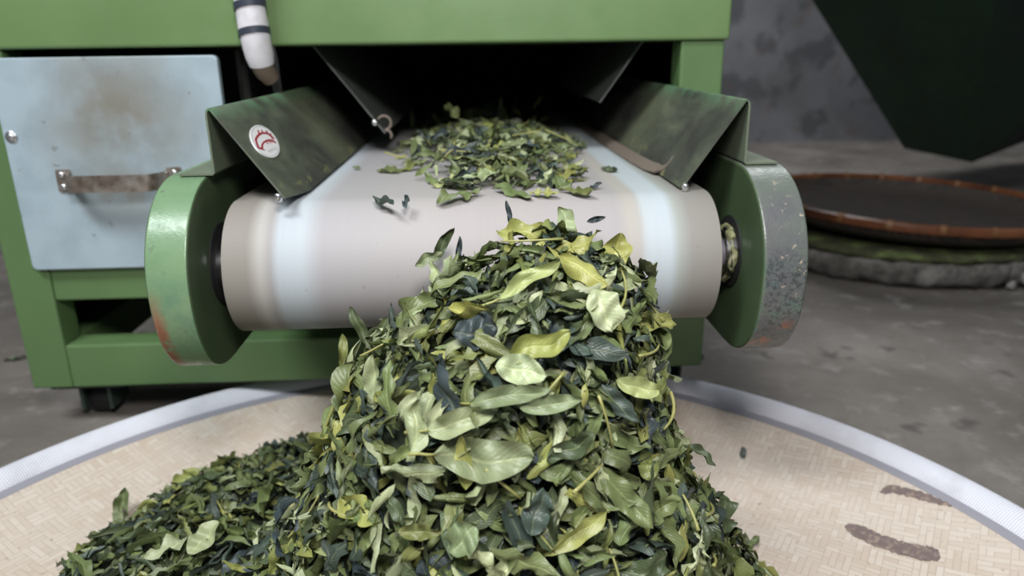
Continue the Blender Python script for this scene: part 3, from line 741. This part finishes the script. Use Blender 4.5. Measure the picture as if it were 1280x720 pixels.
def frame(T, N):
    T = np.array(T, float); T /= np.linalg.norm(T); N = np.array(N, float); N = N-T*(N@T); N /= np.linalg.norm(N)
    return np.stack([T, np.cross(N, T), N], 0)          # rows: local x, y, z
def push_out(P):
    """leaves rest against the belt's nose, the tray and each other, not inside them"""
    d = P[:, 1:]-np.array([YA, ZA]); r = np.linalg.norm(d, axis=1); m = (r < RB+.0025) & (np.abs(P[:, 0]) < .24)
    P[m, 1:] = np.array([YA, ZA])+d[m]/r[m, None]*(RB+.0025)
    over = (P[:, 1] > YA-.004) & (P[:, 2] > ZA+.02) & (P[:, 2] < ZA+RB+.0020) & (np.abs(P[:, 0]) < .24)
    P[over, 2] = ZA+RB+.0020
    r2 = np.hypot(P[:, 0]-TC[0], P[:, 1]-TC[1])
    tz = np.where(r2 < .46, .0108, .0108+.030*((r2-.46)/.13)**2)
    P[:, 2] = np.maximum(P[:, 2], tz)
    return P
def mesh_from(P, F, UV, tint):
    me = bpy.data.meshes.new('leaf'); me.from_pydata(P.tolist(), [], F.tolist())
    uvl = me.uv_layers.new(name='UVMap'); idx = np.zeros(len(me.loops), np.int32); me.loops.foreach_get('vertex_index', idx)
    uvl.data.foreach_set('uv', UV[idx].astype(np.float32).ravel())
    at = me.attributes.new('leaf_tint', 'FLOAT_COLOR', 'POINT'); c = np.ones((len(P), 4), np.float32); c[:] = tint
    at.data.foreach_set('color', c.ravel())
    me.polygons.foreach_set('use_smooth', [True]*len(me.polygons)); return me
def tint_of(kind, g=None, var=.22):
    g = g or rng
    c = np.array(LEAF_COL[kind]); c = c*(1+g.uniform(-var, var)); c[:3] *= 1+g.uniform(-.035, .035, 3); c[3] = 1; return c
def pick(ws): return str(rng.choice(list(ws), p=np.array(list(ws.values()))/sum(ws.values())))

# -- the shape of the tall pile: radius against height, and how its axis leans
PROF = [(.000, .370), (.036, .362), (.068, .342), (.106, .290), (.126, .235), (.154, .176), (.188, .110), (.222, .046), (.255, .014)]
def prof_at(t):
    seg = np.array([math.hypot(b[0]-a[0], b[1]-a[1]) for a, b in zip(PROF, PROF[1:])]); cum = np.concatenate([[0], np.cumsum(seg)]); d = t*cum[-1]
    k = min(int(np.searchsorted(cum, d, side='right')-1), len(seg)-1); f = (d-cum[k])/seg[k]
    a, b = PROF[k], PROF[k+1]; tr, tz = (b[0]-a[0])/seg[k], (b[1]-a[1])/seg[k]
    return a[0]+(b[0]-a[0])*f, a[1]+(b[1]-a[1])*f, (-tz, tr)
def axis_x(z): return float(np.interp(z, [.01, .11, .23, .285, .34, .37], [.025, .012, .012, .022, .043, .052]))
def pile_pt(t, a):
    r, z, (nr, nz) = prof_at(t)
    q = Vector((math.cos(a)*2.2, math.sin(a)*2.2, z*9)); lump = .011*mnoise.noise(q)+.006*mnoise.noise(q*2.7)
    r = max(0, r+lump*min(1, r/.05))
    return np.array([axis_x(z)+r*math.cos(a), .522+r*math.sin(a)*(1.0 if math.sin(a) < 0 else .95), z]), np.array([nr*math.cos(a), nr*math.sin(a), nz])
def heap_pt(x, y):
    """the low heap spreading left of the pile"""
    cx, cy = -.17, .545; r2 = ((x-cx)/.262)**2+((y-cy)/.325)**2
    if r2 >= 1: return None
    h = .070*(1-r2)**.7*(1+.25*mnoise.noise(Vector((x*14, y*14, 3))))+.010
    e = .004; hx = .070*(1-min(1, ((x+e-cx)/.262)**2+((y-cy)/.325)**2))**.7-.070*(1-r2)**.7; hy = .070*(1-min(1, ((x-cx)/.262)**2+((y+e-cy)/.325)**2))**.7-.070*(1-r2)**.7
    n = np.array([-hx/e*.7, -hy/e*.7, 1]); return np.array([x, y, h]), n/np.linalg.norm(n)
def belt_pt(x, y):
    z0 = ZA+RB+.0014
    r2 = ((x-.015)/.135)**2+((y-1.0)/.31)**2
    h = .031*max(0, 1-r2)**.8; return np.array([x, y, z0+h]), np.array([0, -.2, 1.])
def rand_dir(n, lift=.45, down=0.):
    a = rng.uniform(0, 2*math.pi); t1 = np.cross(n, [0, 0, 1.]); t1 = t1/np.linalg.norm(t1) if np.linalg.norm(t1) > 1e-3 else np.array([1., 0, 0])
    t2 = np.cross(n, t1); T = t1*math.cos(a)+t2*math.sin(a)*(1-down); T = T+n*rng.uniform(-.15, lift)
    N = n+t1*rng.normal(0, .38)+t2*rng.normal(0, .38); return T/np.linalg.norm(T), N
def rand_leaf(Lr, nu=9, nv=4, open_=1.):
    L = rng.uniform(*Lr); W = L*rng.uniform(.20, .42)
    return leaf_geo(L, W, bend=rng.normal(0, 1.0), twist=rng.normal(0, 1.3), curl=(.3+abs(rng.normal(0, 1.1)))*open_*rng.choice([-1, 1]), fold=rng.uniform(-.1, .8)*open_, ripple=rng.uniform(.15, .6), crumple=rng.uniform(.12, .34), sway=rng.normal(0, .2), nu=nu, nv=nv)
MIXP = {'mid': .34, 'pale': .17, 'blue': .15, 'yellow': .08, 'dark': .15, 'olive': .07, 'slate': .04}
MIXH = {'mid': .36, 'pale': .09, 'blue': .18, 'yellow': .04, 'dark': .22, 'olive': .08, 'slate': .03}

# -- all the leaves nobody could count: one object (inside of the pile, the low heap, the layer on the belt)
bp, bf, bu, bt = [], [], [], []; nvert = 0
def bulk(P, F, UV, tint):
    global nvert
    bp.append(push_out(P)); bf.append(F+nvert); bu.append(UV); bt.append(np.tile(tint, (len(P), 1))); nvert += len(P)
def surf_t():
    while True:                                   # area-weighted height on the pile
        t = rng.uniform(0, 1)
        if rng.uniform(0, .25) < prof_at(t)[0]+.02: return t
for i in range(3300):
    front = i < 2400
    a = rng.uniform(math.pi*.93, math.pi*2.07) if front else rng.uniform(0, 2*math.pi)
    p, n = pile_pt(surf_t(), a)
    T, N = rand_dir(n); P, F, UV = rand_leaf((.014, .042), 8, 4)
    bulk(P @ frame(T, N)+p-n*rng.uniform(-.004, .016), F, UV, tint_of(pick(MIXP)))
k = 0
while k < 2600:
    x, y = rng.uniform(-.44, .10), rng.uniform(.22, .88); hp = heap_pt(x, y)
    if hp is None: continue
    k += 1; p, n = hp; T, N = rand_dir(n, .55); P, F, UV = rand_leaf((.020, .046), 8, 4)
    bulk(P @ frame(T, N)+p-n*rng.uniform(-.006, .008), F, UV, tint_of(pick(MIXH)))
for k in range(900):
    while True:
        x, y = rng.normal(.02, .062), rng.uniform(.725, 1.36)
        if abs(x-(.030-.02*min(1, (y-.72)/.3))) < .135*min(1, .52+(y-.72)*1.6): break
    p, n = belt_pt(x, y); T, N = rand_dir(n, .35); P, F, UV = rand_leaf((.016, .036), 7, 4)
    bulk(P @ frame(T, N)+p+np.array([0, 0, rng.uniform(-.008, .004)]), F, UV, tint_of(pick(MIXP)))
me = mesh_from(np.concatenate(bp), np.concatenate(bf), np.concatenate(bu), np.concatenate(bt))
bm = bmesh.new(); bm.from_mesh(me)
first = len(bm.faces)
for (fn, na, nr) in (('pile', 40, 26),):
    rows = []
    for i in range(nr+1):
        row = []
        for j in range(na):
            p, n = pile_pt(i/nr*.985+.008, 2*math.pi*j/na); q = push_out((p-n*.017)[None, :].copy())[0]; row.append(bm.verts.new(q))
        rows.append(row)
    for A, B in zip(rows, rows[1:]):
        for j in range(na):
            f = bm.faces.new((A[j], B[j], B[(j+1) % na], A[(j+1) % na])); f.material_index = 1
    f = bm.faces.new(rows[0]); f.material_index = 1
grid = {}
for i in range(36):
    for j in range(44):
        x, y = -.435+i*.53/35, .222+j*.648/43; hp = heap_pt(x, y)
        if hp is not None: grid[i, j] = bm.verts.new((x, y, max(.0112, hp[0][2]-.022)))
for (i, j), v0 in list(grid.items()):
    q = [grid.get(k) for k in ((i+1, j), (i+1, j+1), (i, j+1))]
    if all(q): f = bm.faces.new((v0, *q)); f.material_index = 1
bm.to_mesh(me); bm.free()
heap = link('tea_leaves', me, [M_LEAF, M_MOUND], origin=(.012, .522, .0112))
tag(heap, 'mass of small withered green tea leaves heaped in the tray and strewn along the belt', 'leaves', kind='stuff')

# -- leaves one can tell apart, each an object
def leaf_thing(P, F, UV, tint, label, group=None, name='tea_leaf', push=True):
    if push: P = push_out(P)
    o0 = P[0].copy(); me = mesh_from(P-o0, F, UV, tint)
    o = bpy.data.objects.new(name, me); COL.objects.link(o); me.materials.append(M_LEAF); o.location = o0
    return tag(o, label, 'leaf', group)
NAMES = {'mid': 'mid-green', 'pale': 'pale grey-green', 'blue': 'dark blue-green', 'yellow': 'yellow-green', 'dark': 'dark green', 'olive': 'olive-coloured', 'slate': 'blackish slate'}
def spaced(p, d):
    for q in taken:
        if (p[0]-q[0])**2+(p[1]-q[1])**2+(p[2]-q[2])**2 < d*d: return False
    taken.append(p); return True
# leaves that stand out: place, length direction, face direction, length, width, colour, bend, curl, fold, stem, label
HEROES = [
    ((0.0348, 0.5425, 0.3657), (0.879, -0.472, -0.075), (-0.124, -0.571, 0.811), 0.0488, 0.0214, 'yellow', -0.5, 1.3, 0.1, 0, 'yellow-green cupped leaf lying across the very top of the tall pile'),
    ((0.0954, 0.5169, 0.356), (0.292, 0.382, 0.877), (0.195, -0.655, 0.73), 0.0366, 0.0233, 'yellow', 0.2, 0.7, 0.2, 0, 'bright yellow-green leaf standing upright at the top right of the pile'),
    ((0.0704, 0.4707, 0.3604), (0.891, -0.259, -0.374), (0.04, -0.775, 0.631), 0.0388, 0.0177, 'yellow', 0.4, -0.8, 0.1, 0, 'yellow-green leaf spread out just below the upright yellow leaf'),
    ((0.0701, 0.5774, 0.3655), (-0.19, 0.392, 0.9), (-0.031, -0.577, 0.816), 0.0337, 0.0156, 'pale', -0.4, 0.5, 0.3, 0, 'pale green leaf pointing up from the top of the pile'),
    ((0.0299, 0.4618, 0.3581), (0.787, 0.185, 0.589), (-0.122, -0.802, 0.585), 0.0485, 0.011, 'palyel', 0.4, 0.6, 0.3, 1, 'long pale yellow-green leaf with its stem slanting down below the pile top'),
    ((0.0806, 0.448, 0.3385), (0.44, -0.475, -0.762), (0.13, -0.865, 0.484), 0.0309, 0.0241, 'pale2', -0.4, 0.5, 0.1, 0, 'broad pale grey-green leaf on the upper right of the pile'),
    ((0.1223, 0.4977, 0.306), (0.97, -0.135, -0.203), (0.325, -0.716, 0.617), 0.0422, 0.018, 'yellow', -0.7, 0.9, 0.1, 0, 'olive-yellow leaf jutting out from the right edge of the pile below the belt'),
    ((0.0361, 0.4232, 0.3233), (0.931, 0.052, 0.36), (-0.031, -0.876, 0.482), 0.0429, 0.0187, 'yellow', -0.6, 1.0, 0.2, 0, 'crumpled yellow-green leaf folded over a pale leaf in the middle of the pile'),
    ((0.0235, 0.4153, 0.3131), (0.989, -0.115, -0.097), (-0.052, -0.868, 0.494), 0.0326, 0.0206, 'pale2', 0.3, 0.6, 0.1, 0, 'pale leaf tucked under the crumpled yellow-green leaf in the middle of the pile'),
    ((-0.0046, 0.4406, 0.3307), (0.97, -0.096, 0.225), (-0.197, -0.854, 0.483), 0.0299, 0.0225, 'slate', 0.3, -0.5, 0.1, 0, 'dark slate-green leaf on the upper left of the pile'),
    ((-0.0138, 0.4045, 0.2835), (0.944, -0.103, 0.312), (-0.124, -0.912, 0.392), 0.0477, 0.0194, 'pale', -0.8, 1.2, 0.2, 1, 'pale curled leaf lying just above the broad grey-green leaf'),
    ((-0.0018, 0.3939, 0.2586), (0.978, -0.14, -0.154), (-0.065, -0.907, 0.417), 0.0626, 0.0279, 'grey', 0.4, 0.5, 0.1, 1, 'broad grey-green leaf lying flat in the lower middle of the pile'),
    ((0.0169, 0.4041, 0.2982), (0.998, -0.026, 0.053), (-0.047, -0.885, 0.463), 0.0526, 0.0139, 'grey', -0.3, 0.8, 0.2, 1, 'long grey-green leaf lying level above the pale curled leaf'),
    ((0.107, 0.4303, 0.2323), (0.371, -0.584, -0.722), (0.245, -0.82, 0.518), 0.0228, 0.0154, 'olive', 0.3, 0.6, 0.0, 0, 'small olive-yellow oval leaf on the right flank of the pile'),
    ((0.0854, 0.422, 0.2811), (0.524, -0.355, -0.775), (0.188, -0.894, 0.408), 0.034, 0.0136, 'blue', 0.5, 0.8, 0.3, 0, 'dark blue-green leaf dropping down the right side of the pile'),
    ((0.0906, 0.4093, 0.2239), (0.7, -0.256, -0.667), (0.181, -0.839, 0.512), 0.0541, 0.0183, 'mid', 0.3, -0.7, 0.4, 1, 'long ridged green leaf slanting down the lower right of the pile'),
    ((0.1408, 0.45, 0.1852), (0.489, -0.424, -0.762), (0.296, -0.741, 0.603), 0.0386, 0.0191, 'mid', 0.3, 0.6, 0.4, 0, 'folded mid-green leaf near the lower right edge of the pile'),
    ((0.1949, 0.507, 0.1375), (-0.375, -0.908, -0.188), (0.34, -0.606, 0.719), 0.0458, 0.0202, 'dark', 0.3, 0.3, 0.1, 0, 'dark green leaf sticking out of the lower right edge of the pile over the tray'),
    ((0.1666, 0.4954, 0.2013), (0.855, -0.385, -0.347), (0.378, -0.685, 0.622), 0.0306, 0.0082, 'dark', -0.7, 0.8, 0.3, 0, 'narrow dark leaf hanging off the right flank of the pile'),
    ((0.1027, 0.4407, 0.285), (0.951, -0.081, -0.3), (0.264, -0.87, 0.417), 0.031, 0.0152, 'palyel', -0.5, 0.7, 0.2, 0, 'pale yellow-green leaf at the right edge of the pile beside the white rim'),
    ((-0.0835, 0.4191, 0.2143), (0.863, -0.482, -0.153), (-0.245, -0.813, 0.528), 0.0363, 0.0197, 'yellow', 0.4, 0.9, 0.3, 0, 'yellow-green folded leaf on the lower left flank of the pile'),
    ((-0.0415, 0.3891, 0.2169), (0.973, -0.194, 0.123), (-0.131, -0.851, 0.508), 0.0302, 0.012, 'olive', 0.5, 1.0, 0.1, 0, 'olive-yellow curled leaf at the bottom left of the pile'),
    ((-0.0156, 0.3803, 0.2175), (0.694, 0.226, 0.684), (-0.072, -0.861, 0.503), 0.0244, 0.0204, 'grey', 0.3, 0.4, 0.2, 0, 'three-cornered grey-green leaf near the bottom middle of the pile'),
    ((-0.0759, 0.4627, 0.2846), (0.036, 0.253, 0.967), (-0.383, -0.817, 0.431), 0.0384, 0.0145, 'pale', 0.3, 0.7, 0.2, 0, 'pale leaf standing on the left shoulder of the pile'),
    ((-0.0313, 0.5165, 0.3388), (0.369, -0.815, -0.447), (-0.455, -0.658, 0.6), 0.0449, 0.0103, 'pale', 0.6, 1.2, 0.2, 0, 'pale curled leaf on the upper left slope of the pile'),
    ((-0.0471, 0.5, 0.3246), (0.777, -0.081, 0.624), (-0.409, -0.706, 0.578), 0.0425, 0.0164, 'mid', -0.4, 0.6, 0.3, 0, 'mid-green leaf resting on the left slope of the pile below the belt'),
    ((0.0413, 0.4044, 0.2934), (0.99, 0.085, 0.111), (0.03, -0.904, 0.426), 0.0393, 0.0129, 'grey', 0.4, 0.8, 0.1, 0, 'grey-green leaf lying level right of the pale curled leaf'),
    ((0.0307, 0.3841, 0.2309), (0.311, 0.384, 0.869), (0.03, -0.872, 0.489), 0.0295, 0.0183, 'blue', 0.4, 0.5, 0.2, 0, 'blackish green leaf hanging in the bottom middle of the pile'),
    ((0.0535, 0.4009, 0.2645), (0.93, 0.135, 0.343), (0.086, -0.906, 0.414), 0.0348, 0.0142, 'dark', 0.4, 0.9, 0.3, 0, 'dark green curled leaf right of the broad grey-green leaf'),
    ((-0.2551, 0.5721, 0.0864), (0.579, 0.727, 0.371), (0.143, -0.322, 0.936), 0.036, 0.0237, 'pale', 0.3, 0.4, 0.1, 0, 'pale green heart-shaped leaf on the low left heap'),
    ((-0.4082, 0.7238, 0.023), (-0.102, 0.609, 0.787), (0.183, -0.324, 0.928), 0.0415, 0.0157, 'mid', 0.2, 0.5, 0.3, 1, 'small green leaf standing up at the far left of the low heap'),
    ((-0.3326, 0.7275, 0.0521), (0.849, 0.419, 0.321), (0.156, -0.341, 0.927), 0.032, 0.0234, 'yellow', 0.3, 0.5, 0.1, 0, 'yellow-green leaf at the back edge of the low left heap'),
    ((0.2654, 0.6194, 0.014), (0.767, 0.574, 0.287), (0.0, 0.0, 1.0), 0.0355, 0.0117, 'mid', 0.4, 0.6, 0.3, 1, 'thin green leaf lying on the tray right of the pile'),
    ((0.323, 0.7965, 0.014), (-0.129, -0.991, 0.031), (0.0, 0.0, 1.0), 0.024, 0.0088, 'blue', 0.3, 0.4, 0.1, 0, 'tiny dark leaf scrap alone on the bare right side of the tray'),
    ((-0.8087, 1.2103, 0.004), (0.981, 0.166, 0.1), (0.0, 0.0, 1.0), 0.0364, 0.0137, 'dark', 0.2, 0.4, 0.1, 0, 'dark green leaf lying on the concrete floor beside the machine'),
    ((-0.025, 0.9061, 0.3879), (-0.089, 0.84, 0.535), (0.005, -0.28, 0.96), 0.0652, 0.0193, 'pale', 0.3, 0.5, 0.2, 0, 'pale green leaf standing at the back left of the belt leaves'),
    ((-0.0372, 1.1546, 0.4129), (-0.512, 0.693, 0.507), (0.006, -0.283, 0.959), 0.0362, 0.0188, 'palyel', -0.4, 0.6, 0.3, 0, 'pale leaf raised highest at the back of the belt leaves'),
    ((0.0599, 0.6823, 0.3709), (0.833, -0.536, -0.139), (-0.016, -0.274, 0.962), 0.0283, 0.0099, 'yellow', 0.2, 0.4, 0.1, 0, 'yellow-green strip of leaf at the front edge of the belt leaves'),
    ((-0.0856, 0.6606, 0.3709), (0.633, -0.764, -0.129), (0.023, -0.273, 0.962), 0.0385, 0.0103, 'blue', 0.9, 1.4, 0.3, 0, 'dark curled leaf alone on the left of the belt'),
    ((-0.0653, 0.6583, 0.3709), (0.11, 0.87, 0.481), (0.018, -0.274, 0.962), 0.0178, 0.0063, 'slate', 0.4, 0.8, 0.2, 0, 'small blackish scrap beside the dark curled leaf on the belt'),
    ((-0.1016, 0.844, 0.3709), (0.898, -0.437, -0.043), (0.022, -0.276, 0.961), 0.0333, 0.014, 'mid', 0.8, 0.9, 0.3, 0, 'green leaf left of the main belt leaves'),
    ((-0.0764, 0.8586, 0.3709), (0.742, 0.615, 0.268), (0.016, -0.277, 0.961), 0.0417, 0.0133, 'olive', -0.8, 0.9, 0.3, 0, 'olive leaf between the left loose leaf and the main belt leaves'),
    ((-0.0976, 0.9558, 0.3709), (0.942, 0.29, 0.169), (0.019, -0.278, 0.96), 0.0192, 0.0068, 'yellow', 0.4, 0.6, 0.1, 0, 'yellowish scrap behind the loose leaves on the left of the belt'),
    ((-0.1422, 0.8736, 0.3709), (0.79, -0.606, -0.095), (0.03, -0.276, 0.961), 0.0153, 0.0052, 'mid', 0.4, 0.6, 0.1, 0, 'tiny green scrap near the left guard on the belt'),
    ((0.1489, 0.8223, 0.3709), (0.859, -0.511, -0.013), (-0.033, -0.275, 0.961), 0.0242, 0.0119, 'dark', 0.5, 0.8, 0.2, 0, 'small dark leaf curled beside the right guard on the belt'),
    ((0.1042, 0.7782, 0.3709), (0.955, -0.291, -0.059), (-0.024, -0.275, 0.961), 0.0157, 0.0075, 'mid', 0.3, 0.5, 0.1, 0, 'small flat green leaf right of the main belt leaves'),
    ((0.1132, 0.7142, 0.3709), (0.563, 0.71, 0.423), (-0.029, -0.273, 0.961), 0.0172, 0.0069, 'slate', 0.3, 0.8, 0.2, 1, 'blackish bud on a short stem right of the main belt leaves'),
    ((0.094, 0.6893, 0.3719), (0.773, -0.632, -0.056), (-0.025, -0.274, 0.962), 0.0419, 0.0117, 'olive', 0.6, 0.8, 0.3, 0, 'ragged olive leaf at the front right of the belt leaves'),
    ((0.035, 0.6964, 0.3719), (0.807, -0.57, -0.155), (-0.009, -0.275, 0.961), 0.0483, 0.0185, 'mid', 0.3, -0.5, 0.3, 0, 'wide green leaf at the front middle of the belt leaves'),
    ((-0.0174, 0.6821, 0.3719), (0.825, 0.545, 0.152), (0.005, -0.275, 0.961), 0.052, 0.0165, 'mid', -0.4, -0.6, 0.3, 0, 'green leaf at the front left of the belt leaves'),
    ((-0.0308, 0.7473, 0.3739), (0.878, 0.462, 0.126), (0.008, -0.276, 0.961), 0.0398, 0.0161, 'palyel', 0.3, -0.5, 0.2, 0, 'pale yellowish leaf behind the front left leaf on the belt'),
    ((0.1284, 1.0306, 0.3739), (0.808, -0.587, 0.053), (-0.023, -0.278, 0.96), 0.0503, 0.0184, 'dark', -0.6, 0.6, 0.2, 0, 'dark green leaf reaching out at the right end of the belt leaves'),
    ((-0.0323, 0.615, 0.3432), (0.494, 0.239, 0.836), (0.051, -0.968, 0.247), 0.0399, 0.0106, 'dark', 1.6, 0.8, 0.2, 0, 'dark curled leaf tumbling off the belt at the left of the pile top'),
    ((-0.017, 0.6, 0.3404), (0.202, 0.257, 0.945), (0.027, -0.966, 0.257), 0.0229, 0.0059, 'slate', 0.4, 0.8, 0.2, 0, 'thin blackish leaf falling just left of the pile top'),
    ((0.0253, 0.6, 0.3696), (0.22, -0.216, -0.951), (-0.041, -0.976, 0.212), 0.0241, 0.0051, 'slate', 0.4, 0.9, 0.3, 0, 'thin dark leaf falling in front of the belt above the pile'),
    ((0.0993, 0.61, 0.3622), (0.935, -0.074, 0.346), (-0.157, -0.963, 0.218), 0.0165, 0.006, 'slate', 0.4, 0.8, 0.3, 0, 'small dark leaf falling in front of the belt right of the pile top'),
    ((-0.0994, 0.56, 0.2864), (0.345, -0.28, -0.896), (0.164, -0.922, 0.352), 0.0401, 0.01, 'dark', 0.3, 0.8, 0.2, 0, 'dark narrow leaf falling at the left edge of the pile'),
    ((-0.0827, 0.55, 0.2877), (0.509, 0.376, 0.775), (0.139, -0.924, 0.357), 0.0321, 0.0091, 'grey', 1.0, 0.9, 0.2, 0, 'grey-green curled leaf falling at the left edge of the pile'),
    ((-0.1132, 0.56, 0.2673), (0.072, -0.37, -0.926), (0.183, -0.908, 0.377), 0.0301, 0.0086, 'olive', 0.4, 0.8, 0.2, 0, 'olive leaf falling furthest left in front of the green frame'),
    ((-0.0427, 0.59, 0.3369), (0.876, 0.186, 0.445), (0.07, -0.962, 0.266), 0.0266, 0.0102, 'grey', 0.6, 0.8, 0.2, 0, 'grey-green leaf dropping onto the upper left of the pile'),
]

M_STALK = new_mat('pale_green_stalk', srgb(150, 152, 88), .4); t = NT(M_STALK)
t.link(t.mix(t.noise(t.coord(), 60, 2), srgb(122, 132, 66), srgb(176, 168, 110)), t.b.inputs['Base Color'])
taken = []
for (hp, hT, hN, hL, hW, hc, hb, hcu, hf, stem, lab) in HEROES:
    g = np.random.default_rng(int(abs(hp[0])*1e4+abs(hp[1])*1e5) % 99991)
    P, F, UV = leaf_geo(hL, hW, bend=hb, twist=g.normal(0, .35), curl=hcu, fold=hf, ripple=g.uniform(.2, .5), crumple=g.uniform(.16, .30), sway=g.normal(0, .10), nu=24, nv=10, rg=g, blunt=g.uniform(.5, .7))
    Q = push_out(P @ frame(hT, hN)+np.array(hp)) if hp[2] > .008 else P @ frame(hT, hN)+np.array(hp)
    if hp[2] < .008: Q[:, 2] = np.maximum(Q[:, 2], .001)
    lo = leaf_thing(Q, F, UV, tint_of(hc, g, .06), lab, push=False)
    if stem:
        e = Q[5]-Q[0]*0; b0 = Vector(Q[5]); tdir = Vector(Q[5]-Q[5+22]).normalized()
        bm = bmesh.new(); tube(bm, [b0-tdir*.002, b0+tdir*.004, b0+tdir*.009+Vector((0, 0, .0008)), b0+tdir*.015+Vector((0, 0, .0006))], [.0007, .0009, .0010, .0013], 8)
        link('stem', bm_mesh(bm), M_STALK, lo, smooth=True)
    for k_ in (0, .35, -.35): taken.append(tuple(np.array(hp)+np.array(hT)*hL*k_))
k = tries = 0
while k < 165 and tries < 20000:
    tries += 1
    p, n = pile_pt(surf_t(), rng.uniform(math.pi*.97, math.pi*2.03))
    if p[2] < .06 or not spaced(p, .0155): continue
    k += 1; T, N = rand_dir(n, .30); P, F, UV = rand_leaf((.030, .052), 14, 6, .85); kd = pick(MIXP)
    leaf_thing(P @ frame(T, N)+p+n*rng.uniform(.001, .009), F, UV, tint_of(kd), NAMES[kd]+' withered tea leaf among many alike on the tall pile', NAMES[kd]+' leaves on the tall pile')
k = 0; taken = []
while k < 20:
    hp = heap_pt(rng.uniform(-.42, -.14), rng.uniform(.42, .86))
    if hp is None or not spaced(hp[0], .03): continue
    k += 1; p, n = hp; T, N = rand_dir(n, .6); P, F, UV = rand_leaf((.034, .05), 12, 6); kd = pick(MIXH)
    leaf_thing(P @ frame(T, N)+p+n*rng.uniform(.003, .010), F, UV, tint_of(kd), NAMES[kd]+' withered tea leaf among many alike on the low left heap', NAMES[kd]+' leaves on the low heap')
k = 0; taken = []
while k < 40:
    x, y = rng.normal(.02, .060), .722+abs(rng.normal(0, .16))
    if abs(x-(.030-.02*min(1, (y-.72)/.3))) > .135*min(1, .50+(y-.72)*1.6) or y > 1.2: continue
    p, n = belt_pt(x, y)
    if not spaced(p, .016): continue
    k += 1; T, N = rand_dir(n, .3); P, F, UV = rand_leaf((.028, .048), 12, 6); kd = pick(MIXP)
    leaf_thing(P @ frame(T, N)+p+np.array([0, 0, .003]), F, UV, tint_of(kd), NAMES[kd]+' withered tea leaf among many alike riding on the belt', NAMES[kd]+' leaves on the belt')
# stalks
def stalk(p, T, L, r, bend, label, group):
    T = np.array(T)/np.linalg.norm(T); sd = np.cross(T, [0.3, .2, 1.]); sd /= np.linalg.norm(sd); pts = [p+T*L*(u-.5)+sd*bend*L*(4*u*(1-u)-.5) for u in np.linspace(0, 1, 7)]
    P0 = push_out(np.array(pts)); bm = bmesh.new(); o0 = Vector(P0[0]); tube(bm, [Vector(q)-o0 for q in P0], [r*.75, r*.85, r*.9, r, r, r*1.1, r*1.25], 7)
    me = bm_mesh(bm); o = bpy.data.objects.new('tea_stalk', me); COL.objects.link(o); me.materials.append(M_STALK); o.location = o0
    me.polygons.foreach_set('use_smooth', [True]*len(me.polygons)); return tag(o, label, 'stalk', group)
taken = []; k = 0
while k < 34:
    p, n = pile_pt(surf_t(), rng.uniform(math.pi*1.02, math.pi*1.98))
    if p[2] < .06 or not spaced(p, .03): continue
    k += 1; T, N = rand_dir(n, .35); stalk(p+n*rng.uniform(.004, .010), T, rng.uniform(.022, .046), rng.uniform(.0008, .0013), rng.uniform(-.15, .15), 'thin pale green stalk poking out among the leaves of the tall pile', 'stalks on the tall pile')
k = 0
while k < 9:
    x, y = rng.normal(.012, .05), rng.uniform(.79, 1.05); p, n = belt_pt(x, y); k += 1
    T, N = rand_dir(n, .2); stalk(p+np.array([0, 0, .006]), T, rng.uniform(.025, .045), .001, rng.uniform(-.15, .15), 'thin pale stalk lying among the leaves on the belt', 'stalks on the belt')
